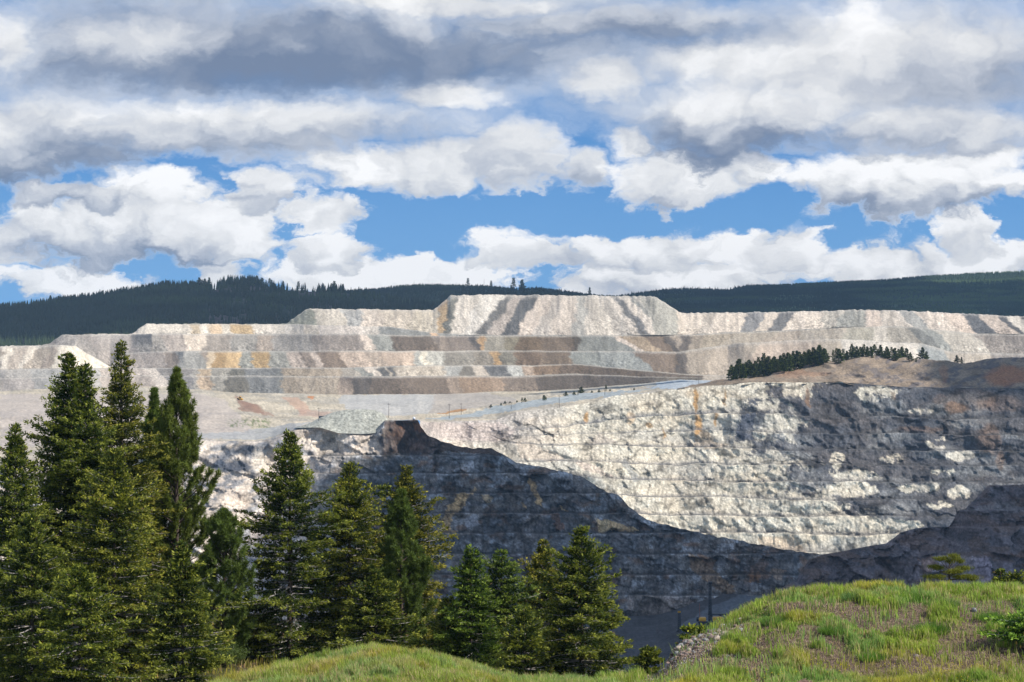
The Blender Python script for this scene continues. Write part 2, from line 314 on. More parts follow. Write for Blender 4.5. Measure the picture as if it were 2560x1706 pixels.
BANDS = {
0: [(-220,-220,150,158,150),(716,716,148,156,148),(775,800,205,198,186),(852,872,172,176,178),(900,905,204,192,180),(960,960,210,198,182),(1040,1015,203,193,175),(1094,1094,215,180,135),(1118,1120,165,172,168),(1128,1100,128,133,130),
    (1152,1120,214,206,194),(1200,1150,216,212,204),(1262,1185,118,123,128),(1284,1215,178,170,165),(1312,1250,102,110,120),(1346,1290,212,198,186),(1390,1330,190,184,178),(1410,1370,214,202,190),(1445,1430,185,186,182),(1462,1460,216,208,196),(1500,1540,196,190,182),(1518,1580,222,212,200),(1530,1600,128,134,142),(1546,1625,222,212,200),(1568,1660,168,172,170),(1585,1680,212,204,192),(1600,1640,176,178,172),
    (1690,1700,226,212,196),(1760,1745,210,200,188),(1790,1775,228,214,198),(1868,1852,150,155,162),(1912,1885,224,210,194),(1945,1918,126,132,140),(1987,1960,230,216,200),(2060,2050,208,202,190),(2115,2078,168,172,168),(2162,2165,222,200,190),(2200,2195,214,204,192),(2232,2268,234,224,212),(2240,2278,178,182,182),(2278,2330,226,212,198),(2350,2402,216,194,184),(2402,2442,106,112,128),(2440,2500,202,186,176),(2490,2545,98,104,118),(2510,2562,212,206,196),(2548,2605,110,115,125),(2580,2640,210,200,185)],
1: [(-220,-220,226,218,205),(366,366,226,218,205),(475,480,216,196,165),(500,500,228,220,205),(520,524,226,196,160),(548,552,226,216,200),(578,580,205,175,130),(628,630,216,208,196),(668,668,228,220,208),(760,760,228,216,200),(800,800,215,206,198),(908,915,206,200,192),(952,955,138,146,150),(1075,1080,222,180,150),(1095,1100,160,165,165)],
2: [(-220,-220,172,168,166),(200,250,176,170,168),(320,350,168,166,163),(400,420,180,170,166),(455,468,232,216,198),(513,505,165,158,152),(580,580,158,158,156),(640,640,172,160,150),(685,685,166,164,162),(780,780,160,150,148),(850,850,164,154,150),(900,912,222,205,190),(922,940,158,165,163),(978,982,118,106,104),(1085,1090,142,132,128),(1165,1190,108,106,112),(1185,1222,150,145,136),(1196,1200,200,160,115),(1206,1212,158,156,146),(1262,1262,142,138,122),(1296,1290,124,108,92),(1350,1350,132,118,106),(1430,1428,104,100,96),(1450,1442,144,152,152),
    (1520,1592,218,202,188),(1538,1612,190,168,142),(1600,1650,142,126,116),(1655,1680,104,102,106),(1672,1700,165,155,145),(1700,1700,112,110,112),(1722,1720,168,158,146),(1762,1742,176,166,150),(1846,1800,190,180,165),(1950,1900,196,182,166),(2000,1990,200,190,175),(2110,2100,185,182,168),(2185,2180,206,200,190),(2215,2220,180,176,166),(2268,2300,128,136,140),(2300,2350,160,168,168),(2335,2385,206,200,188),(2430,2480,166,160,156),(2500,2560,152,146,146)],
3: [(-220,-230,170,160,150),(-40,-90,226,215,200),(-8,-30,168,158,148),(14,-8,226,216,200),(38,14,196,184,172),(74,44,228,218,202),(96,60,188,176,162),(140,96,186,172,160),(152,128,240,230,210),(276,276,164,160,160),(325,328,178,164,166),(410,412,158,146,142),(445,445,164,168,168),(505,520,168,156,146),(524,514,228,204,170),(537,530,196,160,110),(563,560,214,178,126),(602,602,150,156,152),(624,638,206,170,116),(672,676,180,182,174),(716,730,216,196,182),(745,766,160,146,136),(772,790,222,200,186),(790,806,150,130,120),(848,866,216,192,174),(905,930,186,170,156),(950,970,204,176,164),(1034,1036,166,172,170),(1043,1062,222,216,198),(1060,1078,176,180,176),(1110,1110,146,146,142),(1185,1185,150,146,138),(1230,1238,206,166,116),(1248,1256,140,140,132),(1285,1284,130,112,100),(1355,1355,136,122,110),(1428,1430,150,160,160),(1500,1500,156,166,168),
    (1575,1640,142,126,118),(1688,1692,112,108,112),(1716,1718,172,162,150),(1790,1760,196,182,166),(1860,1820,180,170,158),(1900,1850,206,188,172),(2050,2000,202,190,172),(2108,2080,234,226,212),(2290,2312,164,175,180),(2362,2402,202,192,178),(2480,2500,160,155,155)],
4: [(-220,-220,180,174,170),(0,0,174,174,174),(80,80,168,172,174),(140,140,176,180,182),(240,250,190,176,174),(355,370,216,206,196),(390,402,148,148,150),(480,484,166,166,162),(494,494,206,182,152),(526,528,166,166,160),(570,562,114,118,116),(612,616,122,130,138),(690,694,138,146,150),(705,706,180,165,146),(760,760,190,174,154),(850,850,186,180,170),(887,900,160,166,164),(915,928,226,214,200),(940,950,112,118,124),(962,975,186,178,166),(968,988,110,116,124),(992,992,186,178,166),(1108,1108,172,178,180),(1150,1146,128,128,126),(1185,1185,202,192,180),(1216,1216,112,120,130),(1268,1272,186,192,192),(1302,1304,172,150,140),(1335,1330,142,118,104),(1400,1400,122,108,100),(1470,1470,112,102,98),(1600,1600,120,112,108),(1760,1760,190,180,168)],
5: [(-220,-220,182,176,170),(0,0,176,172,172),(80,80,164,168,172),(140,140,178,180,180),(240,250,188,174,172),(370,390,214,204,194),(410,415,144,146,152),(484,488,168,168,164),(494,494,200,176,150),(528,528,170,170,164),(562,556,116,118,116),(616,620,124,132,140),(694,700,140,148,152),(706,706,182,168,150),(760,760,186,172,154),(848,850,186,166,150),(880,876,108,104,106),(930,925,124,108,108),(1122,1122,158,142,132),(1150,1160,160,134,120),(1230,1230,164,140,126),(1260,1262,130,120,116),(1340,1345,106,100,102),(1500,1500,102,100,102),(1640,1640,120,118,115),(1760,1760,190,180,168)]}
C = np.zeros(V.shape); C[:] = A(200, 192, 180)
def AD(r, g, b):
    g = max(g, (r+b)/2-2); m_ = (r+g+b)/3; q = .66; r, g, b = [c_+(m_-165)*.06 for c_ in (r, g, b)]; m_ = (r+g+b)/3; return A(m_+(r-m_)*q+6, m_+(g-m_)*q-1, m_+(b-m_)*q-10, .73)
wx = (fbm(PX/34, PY/14, 5, 21, .6)-0.5)*34
for b, lst in BANDS.items():
    mk_ = B == b
    for (xt, xb, r, g, bl) in lst:
        xbnd = xt*(1-TT)+xb*TT
        f = sst(-2.5, 4.5, PX+wx-xbnd)*mk_
        C = C*(1-f[..., None])+AD(r, g, bl)*f[..., None]
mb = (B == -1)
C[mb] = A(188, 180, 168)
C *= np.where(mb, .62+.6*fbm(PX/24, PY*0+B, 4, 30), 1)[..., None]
st = fbm(PX/7.0+PY/40, PY/38, 4, 31); C *= (0.80+0.40*st)[..., None]                     # streaks down the tipped slopes
rub = fbm(PX/3.4, PY/2.6, 3, 35, .65)
coarse = (0.15+0.85*TT)*(.35+1.5*sst(.35, .65, fbm(PX/90, PY/30, 3, 36)))
C *= np.clip(1+(rub-0.5)*1.2*coarse, 0.42, 1.45)[..., None]
# scattered secondary load patches
pn = fbm(PX/26-PY/60, PY/60, 2, 41); C *= np.where(pn > 0.62, 0.84, np.where(pn < 0.36, 1.10, 1.0))[..., None]
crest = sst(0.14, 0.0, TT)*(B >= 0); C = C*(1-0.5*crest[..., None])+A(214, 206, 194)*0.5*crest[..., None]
d = (fbm(V[..., 0]/22+V[..., 2]/60, V[..., 2]/60, 3, 51)-0.5)*3.5+(fbm(V[..., 0]/4, V[..., 2]/4, 3, 52)-0.5)*1.6+(vn(V[..., 0]/60, V[..., 2]/30, 53)-0.5)*5
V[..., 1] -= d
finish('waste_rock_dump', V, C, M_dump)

# ---- flats between dump and pit ------------------------------------------------
RIM = [(-220,1180),(300,1130),(504,1100),(555,1102),(638,1104),(678,1097),(700,1088),(739,1070),(800,1067),(846,1081),(900,1084),(940,1080),(961,1052),(1043,1050),(1064,1056),(1241,1050),(1290,1030),(1398,1017),(1460,1010),(1530,990),(1600,985),(1700,972),(1760,966),(1828,962),(1875,956),(2100,957),(2270,968),(2560,972),(2785,976)]
RIMD = [(-220,1424),(980,1424),(1044,1446),(1064,1490),(1110,1560),(1700,1590),(2785,1600)]
G = Sheet(PXW, DUMP_Y, DUMP_D)
y7 = np.minimum(ip(PXW, [(-220,1046),(0,1044),(300,1040),(504,1030),(632,1031),(700,1040),(850,1040),(1000,1042),(1100,1030),(1241,1015),(1330,1000),(1460,985),(1560,976),(1640,965),(1700,958),(1830,956),(2785,960)]), ip(PXW, RIM)-3)
y7 = np.maximum(y7, G.y+0.5)
G.add(y7, DUMP_D*0.42+ip(PXW, RIMD)*0.58, 26, 0)
yr = np.maximum(ip(PXW, RIM)+j(1.0, 16, 61), G.y+1)
G.add(yr, ip(PXW, RIMD), 34, 1)
RIM_Y, RIM_D = G.y.copy(), G.D.copy()
V, PX, PY, B, TT = G.arrays()
C = np.zeros(V.shape); C[:] = A(216, 202, 178)
n = fbm(PX/50, PY/7, 5, 71, .6); C *= (0.58+0.80*n)[..., None]; g2 = sst(.52, .6, fbm(PX/120, PY/6, 4, 77)); C = C*(1-.35*g2[..., None])+A(176,172,166)*.35*g2[..., None]; C *= np.clip(1+(fbm(PX/3, PY/2, 3, 78, .65)-.5)*.8, .5, 1.4)[..., None]
wx = PX+(fbm(PX/12, PY/6, 3, 72)-0.5)*16; wy = PY+(fbm(PX/12, PY/6, 3, 73)-0.5)*6
def soft(poly, col, C, a=1.0, wxx=None, wyy=None):
    X = wx if wxx is None else wxx; Y = wy if wyy is None else wyy
    f = inpoly(X, Y, poly)*a
    C[...] = C*(1-f[..., None])+np.array(col)*f[..., None]
soft([(0,985),(500,985),(560,1000),(640,1085),(520,1100),(0,1120)], A(208,194,184), C, .7)
soft([(480,1085),(600,1080),(724,1060),(780,1055),(740,1068),(690,1090),(640,1100),(500,1096)], A(190,190,188), C, .8)
soft([(590,999),(603,1002),(632,1010),(660,1034),(640,1036),(602,1028)], A(158,122,102), C, .75)
soft([(582,985),(600,998),(640,1014),(690,1040),(650,1036),(600,1010)], A(168,130,108), C, .6)
soft([(706,995),(745,994),(764,1010),(778,1027),(758,1036),(738,1024)], A(212,176,150), C, .8)
soft([(768,990),(786,991),(780,1001)], A(214,150,100), C)
soft([(745,1020),(840,1035),(800,1044),(750,1040)], A(212,176,156), C, .6)
soft([(850,988),(1090,986),(1085,1010),(1070,1036),(900,1040),(850,1010)], A(206,203,198), C, .85)
soft([(1085,988),(1210,982),(1300,1000),(1180,1025),(1075,1036)], A(198,188,178), C, .8)
soft([(1090,1034),(1130,1027),(1165,1023),(1165,1028),(1100,1035)], A(206,160,112), C)
soft([(1120,1050),(1060,1048),(1180,1034),(1240,1018),(1330,1004),(1460,985),(1560,978),(1660,966),(1700,963),(1560,986),(1460,999),(1330,1019),(1240,1034)], A(186,192,192), C)
soft([(1540,955),(1665,936),(1790,938),(1800,952),(1720,975),(1640,972)], A(190,200,208), C, .9)
soft([(1380,972),(1500,960),(1640,955),(1640,966),(1500,976),(1380,992)], A(186,180,168), C, .8)
vg = (sst(0.50, 0.62, fbm(PX/4, PY/3, 3, 74))*sst(0, 10, PX-565)*sst(0, 30, 690-PX)*sst(0, 6, PY-1045)*sst(0, 6, 1074-PY))
C = C*(1-vg[..., None]*.8)+A(120,132,84)*vg[..., None]*.8
sk = fbm(PX/60+PY/8, PY/9-PX/60, 3, 75); C *= (0.88+0.24*sk)[..., None]
V[..., 2] += (fbm(V[..., 0]/16, V[..., 1]/26, 4, 76)-0.5)*4.5*np.sin(np.pi*np.clip((PY-G.rows[0][0, 2]*0-DUMP_Y[None])/(RIM_Y-DUMP_Y+1)[None], 0, 1))
finish('ground', V, C, M_ground); GR_G = V

# ---- far pit wall in the sun -------------------------------------------------------
pw = PXW[PXW > 1049]
jw = lambda a, s, sd_: jag(pw, a, s, sd_)
ys = np.interp(pw, PXW, RIM_Y); Ds = np.interp(pw, PXW, RIM_D)
w = Sheet(pw, ys, Ds, 20)
LN = [([(1030,1075),(1241,1078),(1400,1065),(1600,1042),(1830,1037),(2200,1043),(2785,1048)], [(1030,0),(1700,0),(1830,7),(2785,8)]),
      ([(1030,1095),(1241,1092),(1400,1088),(1600,1080),(1830,1078),(2000,1082),(2200,1085),(2785,1087)], [(1030,0),(1850,0),(1990,6),(2785,8)]),
      ([(1030,1110),(1241,1106),(1400,1110),(1600,1112),(1730,1117),(1850,1118),(2000,1123),(2785,1126)], [(1030,3),(1241,6),(1400,10),(2785,8)]),
      ([(1030,1150),(1241,1150),(1400,1150),(1700,1159),(2785,1165)], [(1030,4),(2785,9)]),
      ([(1030,1180),(1400,1185),(1500,1198),(1700,1201),(2785,1208)], [(1030,4),(2785,9)]),
      ([(1030,1225),(1400,1230),(1700,1243),(2200,1248),(2785,1250)], [(1030,4),(2785,9)]),
      ([(1030,1270),(1400,1275),(1700,1286),(2200,1290),(2785,1292)], [(1030,4),(2785,9)]),
      ([(1030,1320),(1700,1330),(2200,1337),(2785,1338)], [(1030,4),(2785,9)]),
      ([(1030,1370),(2785,1382)], [(1030,8),(2785,8)]), ([(1030,1430),(2785,1430)], [(1030,8),(2785,8)]), ([(1030,1500),(2785,1500)], [(1030,8),(2785,8)])]
for i, (l, bb) in enumerate(LN):
    w.face(ip(pw, l)+jw(3.4, 30, 80+i)+jw(7, 150, 100+i), ip(pw, [(1030,0.9),(1300,1.1),(1800,2.0),(2785,2.2)]), 26 if i == 0 else (16 if i < 8 else 8), i); w.berm(ip(pw, bb), 2)
V, PX, PY, B, TT = w.arrays()
def ell(PX, PY, lst, warp=0.35, seed=5, e0=1.25, e1=.7):
    X = PX+(fbm(PX/22, PY/16, 3, seed)-0.5)*60*warp; Y = PY+(fbm(PX/22, PY/16, 3, seed+1)-0.5)*40*warp
    t = 0
    for (cx, cy, rx, ry, a) in lst:
        r = np.hypot((X-cx)/rx, (Y-cy)/ry); t = t+a*sst(e0, e1, r)
    return t
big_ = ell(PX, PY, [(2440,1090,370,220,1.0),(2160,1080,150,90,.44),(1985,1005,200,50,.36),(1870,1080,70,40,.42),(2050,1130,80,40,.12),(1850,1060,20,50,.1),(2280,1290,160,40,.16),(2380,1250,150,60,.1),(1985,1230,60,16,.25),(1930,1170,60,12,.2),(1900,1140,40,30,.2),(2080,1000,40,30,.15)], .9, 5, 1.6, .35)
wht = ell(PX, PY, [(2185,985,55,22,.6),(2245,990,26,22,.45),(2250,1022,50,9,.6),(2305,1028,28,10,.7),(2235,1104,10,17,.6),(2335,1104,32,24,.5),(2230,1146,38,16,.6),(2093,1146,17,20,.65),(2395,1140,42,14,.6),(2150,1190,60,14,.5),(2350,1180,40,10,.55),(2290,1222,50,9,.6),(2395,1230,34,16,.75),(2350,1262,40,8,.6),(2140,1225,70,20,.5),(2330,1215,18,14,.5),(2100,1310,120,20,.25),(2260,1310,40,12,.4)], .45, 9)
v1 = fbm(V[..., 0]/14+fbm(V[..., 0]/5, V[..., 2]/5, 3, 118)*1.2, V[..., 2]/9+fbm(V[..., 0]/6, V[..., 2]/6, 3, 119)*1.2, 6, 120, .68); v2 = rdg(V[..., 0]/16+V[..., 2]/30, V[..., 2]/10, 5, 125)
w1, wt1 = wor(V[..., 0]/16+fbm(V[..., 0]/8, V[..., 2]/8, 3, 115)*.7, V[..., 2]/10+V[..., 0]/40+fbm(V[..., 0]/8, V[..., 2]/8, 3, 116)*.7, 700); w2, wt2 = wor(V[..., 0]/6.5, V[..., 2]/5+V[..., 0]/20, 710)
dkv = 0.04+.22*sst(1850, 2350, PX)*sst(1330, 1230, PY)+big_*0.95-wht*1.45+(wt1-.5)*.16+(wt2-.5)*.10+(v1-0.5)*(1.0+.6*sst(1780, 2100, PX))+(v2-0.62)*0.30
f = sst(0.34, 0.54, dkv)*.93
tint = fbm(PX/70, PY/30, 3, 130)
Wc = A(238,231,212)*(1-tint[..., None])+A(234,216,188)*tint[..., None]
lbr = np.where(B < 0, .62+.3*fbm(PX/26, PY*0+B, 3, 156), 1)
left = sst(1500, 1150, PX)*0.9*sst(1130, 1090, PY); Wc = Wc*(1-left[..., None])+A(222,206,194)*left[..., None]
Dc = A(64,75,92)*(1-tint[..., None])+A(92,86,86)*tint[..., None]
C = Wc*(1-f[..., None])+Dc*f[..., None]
mg = sst(.48, .66, fbm(V[..., 0]/30, V[..., 2]/9, 4, 133)); C = C*(1-.36*mg[..., None])+A(184,184,180)*.36*mg[..., None]
br = ell(PX, PY, [(2385,1020,32,14,.8),(2430,1000,60,30,.35),(2350,1000,20,14,.3),(2500,1010,60,20,.3),(2470,1100,30,40,.5),(2300,1075,60,8,.4),(2020,995,7,26,.8),(2500,1150,12,25,.5),(2230,990,8,12,.5)], .3, 14)
C = C*(1-np.clip(br, 0, .85)[..., None])+A(150,120,96)*np.clip(br, 0, .85)[..., None]
oc = ell(PX, PY, [(1738,1005,5,34,.8),(1744,1062,10,26,.8),(1812,995,4,22,.5),(1788,1050,4,18,.7),(1467,1045,7,14,.8),(1622,1062,9,7,.6),(1575,1045,10,16,.4),(1658,1085,3,14,.6),(1760,1090,20,10,.3),(1735,985,20,10,.2)], .25, 15)
C = C*(1-np.clip(oc, 0, .8)[..., None])+A(214,160,90)*np.clip(oc, 0, .8)[..., None]
wx = PX+(fbm(PX/12, PY/6, 3, 141)-0.5)*14; wy = PY+(fbm(PX/12, PY/6, 3, 142)-0.5)*8
for poly, c, a in [([(1288,1106),(1335,1112),(1400,1138),(1412,1150),(1370,1154),(1300,1146)], A(234,216,194), .8), ([(1440,1152),(1470,1158),(1530,1186),(1540,1198),(1450,1172)], A(236,216,196), .8),
                   ([(1895,1340),(1985,1338),(2020,1385),(1900,1366)], A(238,214,184), .85), ([(1738,1090),(1760,1078),(1790,1108),(1826,1112),(1780,1124),(1735,1114)], A(226,206,180), .8), ([(1475,1100),(1500,1084),(1550,1108),(1480,1112)], A(206,192,176), .7),
                   ([(1066,1060),(1250,1056),(1290,1075),(1260,1105),(1160,1100),(1080,1084)], A(226,208,196), .7), ([(1740,1235),(1770,1240),(1810,1285),(1830,1330),(1780,1290),(1750,1280)], A(232,216,192), .6),
                   ([(1560,1140),(1600,1200),(1585,1205),(1555,1160)], A(160,162,160), .6), ([(1850,1040),(1890,1030),(1880,1100),(1835,1105)], A(84,90,104), .8)]:
    soft(poly, c, C, a)
cr_ = sst(.80, .90, rdg(V[..., 0]/22-V[..., 2]/15, V[..., 2]/14+V[..., 0]/50, 3, 150)); C *= (1-.55*cr_*sst(1150, 1300, PX))[..., None]
sp = fbm(PX/3, PY/2.6, 3, 151, .65); C *= np.clip(1+(sp-.5)*.9, .5, 1.4)[..., None]; vs = fbm(PX/5+PY/30, PY/26, 4, 154, .6); vd = sst(.53, .64, vs)*(.25+.9*fbm(PX/60, PY/30, 3, 155)); C *= (1-.42*vd)[..., None]
bn_ = fbm(PX/30, B*7.3, 3, 152); bm = sst(0.93-.35*bn_, 1.0, TT)*(B >= 0)+(B < 0)*1.0; C *= (.92+.16*wt1)[..., None]*(.92+.16*wt2)[..., None]; bm = np.clip(bm, 0, 1)*.75*(.3+1.2*fbm(PX/45, B*3.1+PY*0, 3, 153))*sst(1000, 1400, PX)
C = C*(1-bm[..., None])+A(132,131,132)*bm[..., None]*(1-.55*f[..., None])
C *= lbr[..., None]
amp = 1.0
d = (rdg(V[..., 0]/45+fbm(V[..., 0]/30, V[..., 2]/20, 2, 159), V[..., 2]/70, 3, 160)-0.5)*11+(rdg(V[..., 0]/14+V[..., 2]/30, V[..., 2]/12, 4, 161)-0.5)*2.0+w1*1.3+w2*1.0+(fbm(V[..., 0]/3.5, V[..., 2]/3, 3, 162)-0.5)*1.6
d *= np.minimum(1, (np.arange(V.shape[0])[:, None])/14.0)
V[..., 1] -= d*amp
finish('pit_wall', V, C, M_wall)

# ---- ridge with conifers above the pit (behind the rim, right) ----------------------
pr = PXW[PXW > 1690]
RD_TOP = [(1690,975),(1747,963),(1790,955),(1828,948),(1909,940),(1950,930),(1992,920),(2050,910),(2084,904),(2157,891),(2230,896),(2321,900),(2400,907),(2431,905),(2480,895),(2560,894),(2785,892)]
R = Sheet(pr, ip(pr, [(a, b+7) for a, b in RD_TOP]), 1740+0*pr)
R.add(ip(pr, RD_TOP)+jag(pr, 1.2, 14, 170), 1670+0*pr, 4, 0)
R.add(np.maximum(ip(pr, RD_TOP)*.45+np.interp(pr, PXW, RIM_Y)*.55+1, R.y+1), 1630+0*pr, 16, 1)
R.add(np.interp(pr, PXW, RIM_Y)+1.5, np.interp(pr, PXW, RIM_D)+1, 16, 2)
V, PX, PY, B, TT = R.arrays()
C = np.zeros(V.shape); C[:] = A(164,146,126)
n = fbm(PX/40, PY/10, 5, 171); C *= (.5+.95*n)[..., None]
dr = sst(.5, .64, fbm(PX/16+PY/10, PY/8, 4, 172))*sst(1960, 2250, PX); C = C*(1-.65*dr[..., None])+A(100,100,108)*.65*dr[..., None]
o_ = ell(PX, PY, [(2520,940,60,22,.8),(2360,935,12,20,.4),(2000,935,70,10,.3)], .4, 30); C = C*(1-np.clip(o_,0,.8)[..., None])+A(186,130,92)*np.clip(o_,0,.8)[..., None]
V[..., 2] += (fbm(V[..., 0]/12, V[..., 1]/12, 4, 173)-0.5)*4.0; V[..., 1] -= (rdg(V[..., 0]/10+V[..., 2]/8, V[..., 2]/6, 4, 174)-.5)*9*sst(5, 12, np.arange(V.shape[0])[:, None])
finish('ridge', V, C, M_wall); GR_R = V

# ---- near pit wall (cloud shadow) with the lit corner on the left ---------------------
pn_ = PXW[(PXW > -225) & (PXW < 2110)]
SIL = [(380,1118),(504,1099),(555,1101),(638,1103),(678,1096),(700,1087),(739,1069),(800,1066),(846,1080),(900,1083),(940,1079),(961,1051),(1043,1049),(1052,1066),(1069,1088),(1100,1098),(1142,1114),(1185,1120),(1230,1122),(1262,1140),(1289,1157),(1340,1166),(1398,1178),(1460,1196),(1500,1222),(1548,1240),(1575,1268),(1585,1277),(1621,1299),(1658,1314),(1710,1326),(1790,1342),(1884,1358),(1960,1372),(2023,1383),(2110,1396)]
tie = sst(1052, 1040, pn_)
CR = (ip(pn_, SIL)+jag(pn_, 3.0, 16, 200)+jag(pn_, 6.5, 60, 201)*sst(2080, 2000, pn_))*(1-tie)+(np.interp(pn_, PXW, RIM_Y)+.15)*tie
w = Sheet(pn_, CR+3, ip(pn_, [(380,1424),(1000,1424),(1300,1390),(1600,1345),(2110,1295)])*(1-tie)+1429*tie, 16)
w.add(CR, w.D-4.8, 2, -1)
for i, yb in enumerate([1137,1181,1231,1281,1330,1382,1433,1483]):
    yl = yb+jag(pn_, 2.0, 40, 210+i)+ip(pn_, [(380,40),(640,26),(760,4),(900,0),(2110,0)])
    y1 = np.maximum(CR+0.4*(i+1), yl); wdt = 11*np.clip((y1-CR-0.4*(i+1))/8, 0, 1)*ip(pn_, [(380,.4),(700,.5),(820,1),(2110,1)])
    w.face(y1, ip(pn_, [(380,1.1),(760,1.3),(900,2.2),(2110,2.2)]), 18, i); w.berm(wdt, 3)
toe = np.maximum(ip(pn_, [(380,1620),(1500,1548),(1640,1538),(1700,1524),(1783,1500),(1836,1482),(1900,1462),(2000,1445),(2110,1425)]), w.y+0.5)
w.face(toe, 1.6, 18, 9)
TOE_Y, TOE_D = w.y.copy(), w.D.copy()
V, PX, PY, B, TT = w.arrays()
tint = fbm(PX/60, PY/36, 4, 220); t2 = fbm(PX/22, PY/15, 4, 221); t3 = rdg(V[..., 0]/14, V[..., 2]/20, 4, 222)
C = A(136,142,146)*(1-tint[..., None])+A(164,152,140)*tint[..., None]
lf = sst(.55, .62, t2)*fbm(PX/8, PY/6, 3, 227)*1.5; C = C*(1-.6*lf[..., None])+A(212,218,224)*.6*lf[..., None]
dd = sst(.5, .66, fbm(PX/30, PY/14, 4, 223)); C = C*(1-.5*dd[..., None])+A(76,84,94)*.62*dd[..., None]
bn = sst(.58, .72, fbm(PX/34+9, PY/20, 4, 224)); C = C*(1-.65*bn[..., None])+A(150,116,90)*.65*bn[..., None]
wx = PX+(fbm(PX/10, PY/8, 3, 225)-0.5)*16; wy = PY+(fbm(PX/10, PY/8, 3, 226)-0.5)*10
TAN = A(240,204,150,.85)
for poly, c, a in [
    ([(961,1052),(1043,1049),(1054,1066),(1072,1086),(1142,1114),(1232,1122),(1262,1140),(1200,1133),(1120,1128),(1080,1134),(1011,1136),(850,1136),(700,1150),(860,1122),(935,1108),(955,1080)], A(104,80,66), .85),
    ([(1030,1060),(1050,1058),(1066,1085),(1040,1080)], A(150,98,60), .8), ([(990,1056),(1030,1056),(1010,1075)], A(124,84,60), .8), ([(1020,1096),(1080,1095),(1100,1112),(1060,1122),(1020,1116)], A(158,134,124), .7),
    ([(1140,1233),(1168,1233),(1165,1266),(1130,1289),(1127,1322),(1150,1330),(1104,1332),(1109,1279),(1135,1253)], TAN, .9), ([(1168,1232),(1190,1215),(1185,1235)], TAN, .7),
    ([(1318,1192),(1328,1195),(1356,1248),(1354,1263),(1343,1258),(1330,1225)], TAN, .9), ([(1392,1263),(1405,1266),(1420,1281),(1410,1280)], TAN, .9), ([(1300,1255),(1312,1258),(1318,1274),(1308,1268)], TAN, .8), ([(1205,1235),(1232,1240),(1228,1255),(1208,1250)], TAN, .6),
    ([(1485,1291),(1505,1296),(1560,1312),(1602,1328),(1495,1330)], TAN, .85), ([(1378,1285),(1400,1285),(1410,1325),(1388,1328)], A(170,130,108), .8), ([(1460,1285),(1480,1288),(1475,1300)], A(160,128,100), .7),
    ([(1718,1378),(1744,1392),(1800,1435),(1838,1474),(1821,1492),(1770,1455),(1730,1425)], A(182,152,120), .8), ([(1740,1380),(1790,1400),(1780,1420),(1750,1400)], A(178,134,96), .6), ([(1870,1430),(1900,1430),(1895,1455),(1875,1455)], A(180,130,84), .7), ([(1925,1420),(1960,1425),(1950,1448),(1930,1445)], A(196,168,140), .7),
    ([(1160,1300),(1190,1285),(1200,1310),(1170,1325)], A(192,196,204), .6), ([(1120,1130),(1200,1134),(1180,1155),(1110,1160)], A(160,168,176), .5), ([(1540,1337),(1568,1337),(1566,1378),(1545,1378)], A(160,160,162), .7),
    ([(1570,1485),(1720,1485),(1730,1530),(1600,1545),(1570,1535)], A(178,166,156), .75), ([(1000,1440),(1040,1430),(1140,1455),(1140,1462),(1060,1456)], A(190,176,156), .6), ([(1250,1390),(1420,1384),(1420,1425),(1260,1425)], A(140,124,124), .5)]:
    soft(poly, c, C, a)
# lit corner on the left, sunlight partly painted as a brighter palette: pale rock, pink talus, blue-grey rock bands
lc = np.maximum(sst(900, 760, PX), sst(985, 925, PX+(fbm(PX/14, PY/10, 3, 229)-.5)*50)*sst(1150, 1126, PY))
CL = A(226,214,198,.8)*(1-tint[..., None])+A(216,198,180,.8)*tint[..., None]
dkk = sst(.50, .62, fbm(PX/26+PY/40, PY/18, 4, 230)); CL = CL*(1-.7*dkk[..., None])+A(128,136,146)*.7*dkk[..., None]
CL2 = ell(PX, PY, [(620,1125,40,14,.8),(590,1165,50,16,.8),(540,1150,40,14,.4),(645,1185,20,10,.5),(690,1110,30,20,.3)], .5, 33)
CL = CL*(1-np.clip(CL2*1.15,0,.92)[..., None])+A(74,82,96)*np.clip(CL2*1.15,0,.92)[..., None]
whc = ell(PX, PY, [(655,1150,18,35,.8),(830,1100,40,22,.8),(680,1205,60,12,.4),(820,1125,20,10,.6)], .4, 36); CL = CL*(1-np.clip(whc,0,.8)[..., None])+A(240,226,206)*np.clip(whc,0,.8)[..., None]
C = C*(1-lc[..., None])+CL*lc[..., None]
# benches: lighter broken edge, darker debris below
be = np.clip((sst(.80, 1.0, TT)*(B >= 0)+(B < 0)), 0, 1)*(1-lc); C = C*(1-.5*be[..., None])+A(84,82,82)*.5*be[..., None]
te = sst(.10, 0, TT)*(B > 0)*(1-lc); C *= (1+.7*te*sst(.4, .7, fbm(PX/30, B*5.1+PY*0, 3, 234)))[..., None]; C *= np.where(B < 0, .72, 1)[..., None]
crk = sst(.78, .88, rdg(V[..., 0]/15-V[..., 2]/12, V[..., 2]/10+V[..., 0]/40, 4, 228)); C *= (1-.4*crk)[..., None]
sp = fbm(PX/3.2, PY/2.8, 3, 231, .65); C *= np.clip(1+(sp-.5)*(1.5-.9*lc), .4, 1.7)[..., None]
C *= (0.72+0.5*t3)[..., None]
C *= (.80+.20*lc)[..., None]  # shaded part of the wall painted darker than the lit corner
vs = fbm(PX/6+PY/40, PY/24, 4, 232, .6); C *= (1-.40*sst(.53, .64, vs)*(1-lc))[..., None]
w1, wt1 = wor(V[..., 0]/14+fbm(V[..., 0]/8, V[..., 2]/8, 3, 215)*.7, V[..., 2]/9+V[..., 0]/40+fbm(V[..., 0]/8, V[..., 2]/8, 3, 216)*.7, 720); w2, wt2 = wor(V[..., 0]/5.5, V[..., 2]/4.5+V[..., 0]/20, 730); C *= (.82+.36*wt1)[..., None]*(.86+.28*wt2)[..., None]
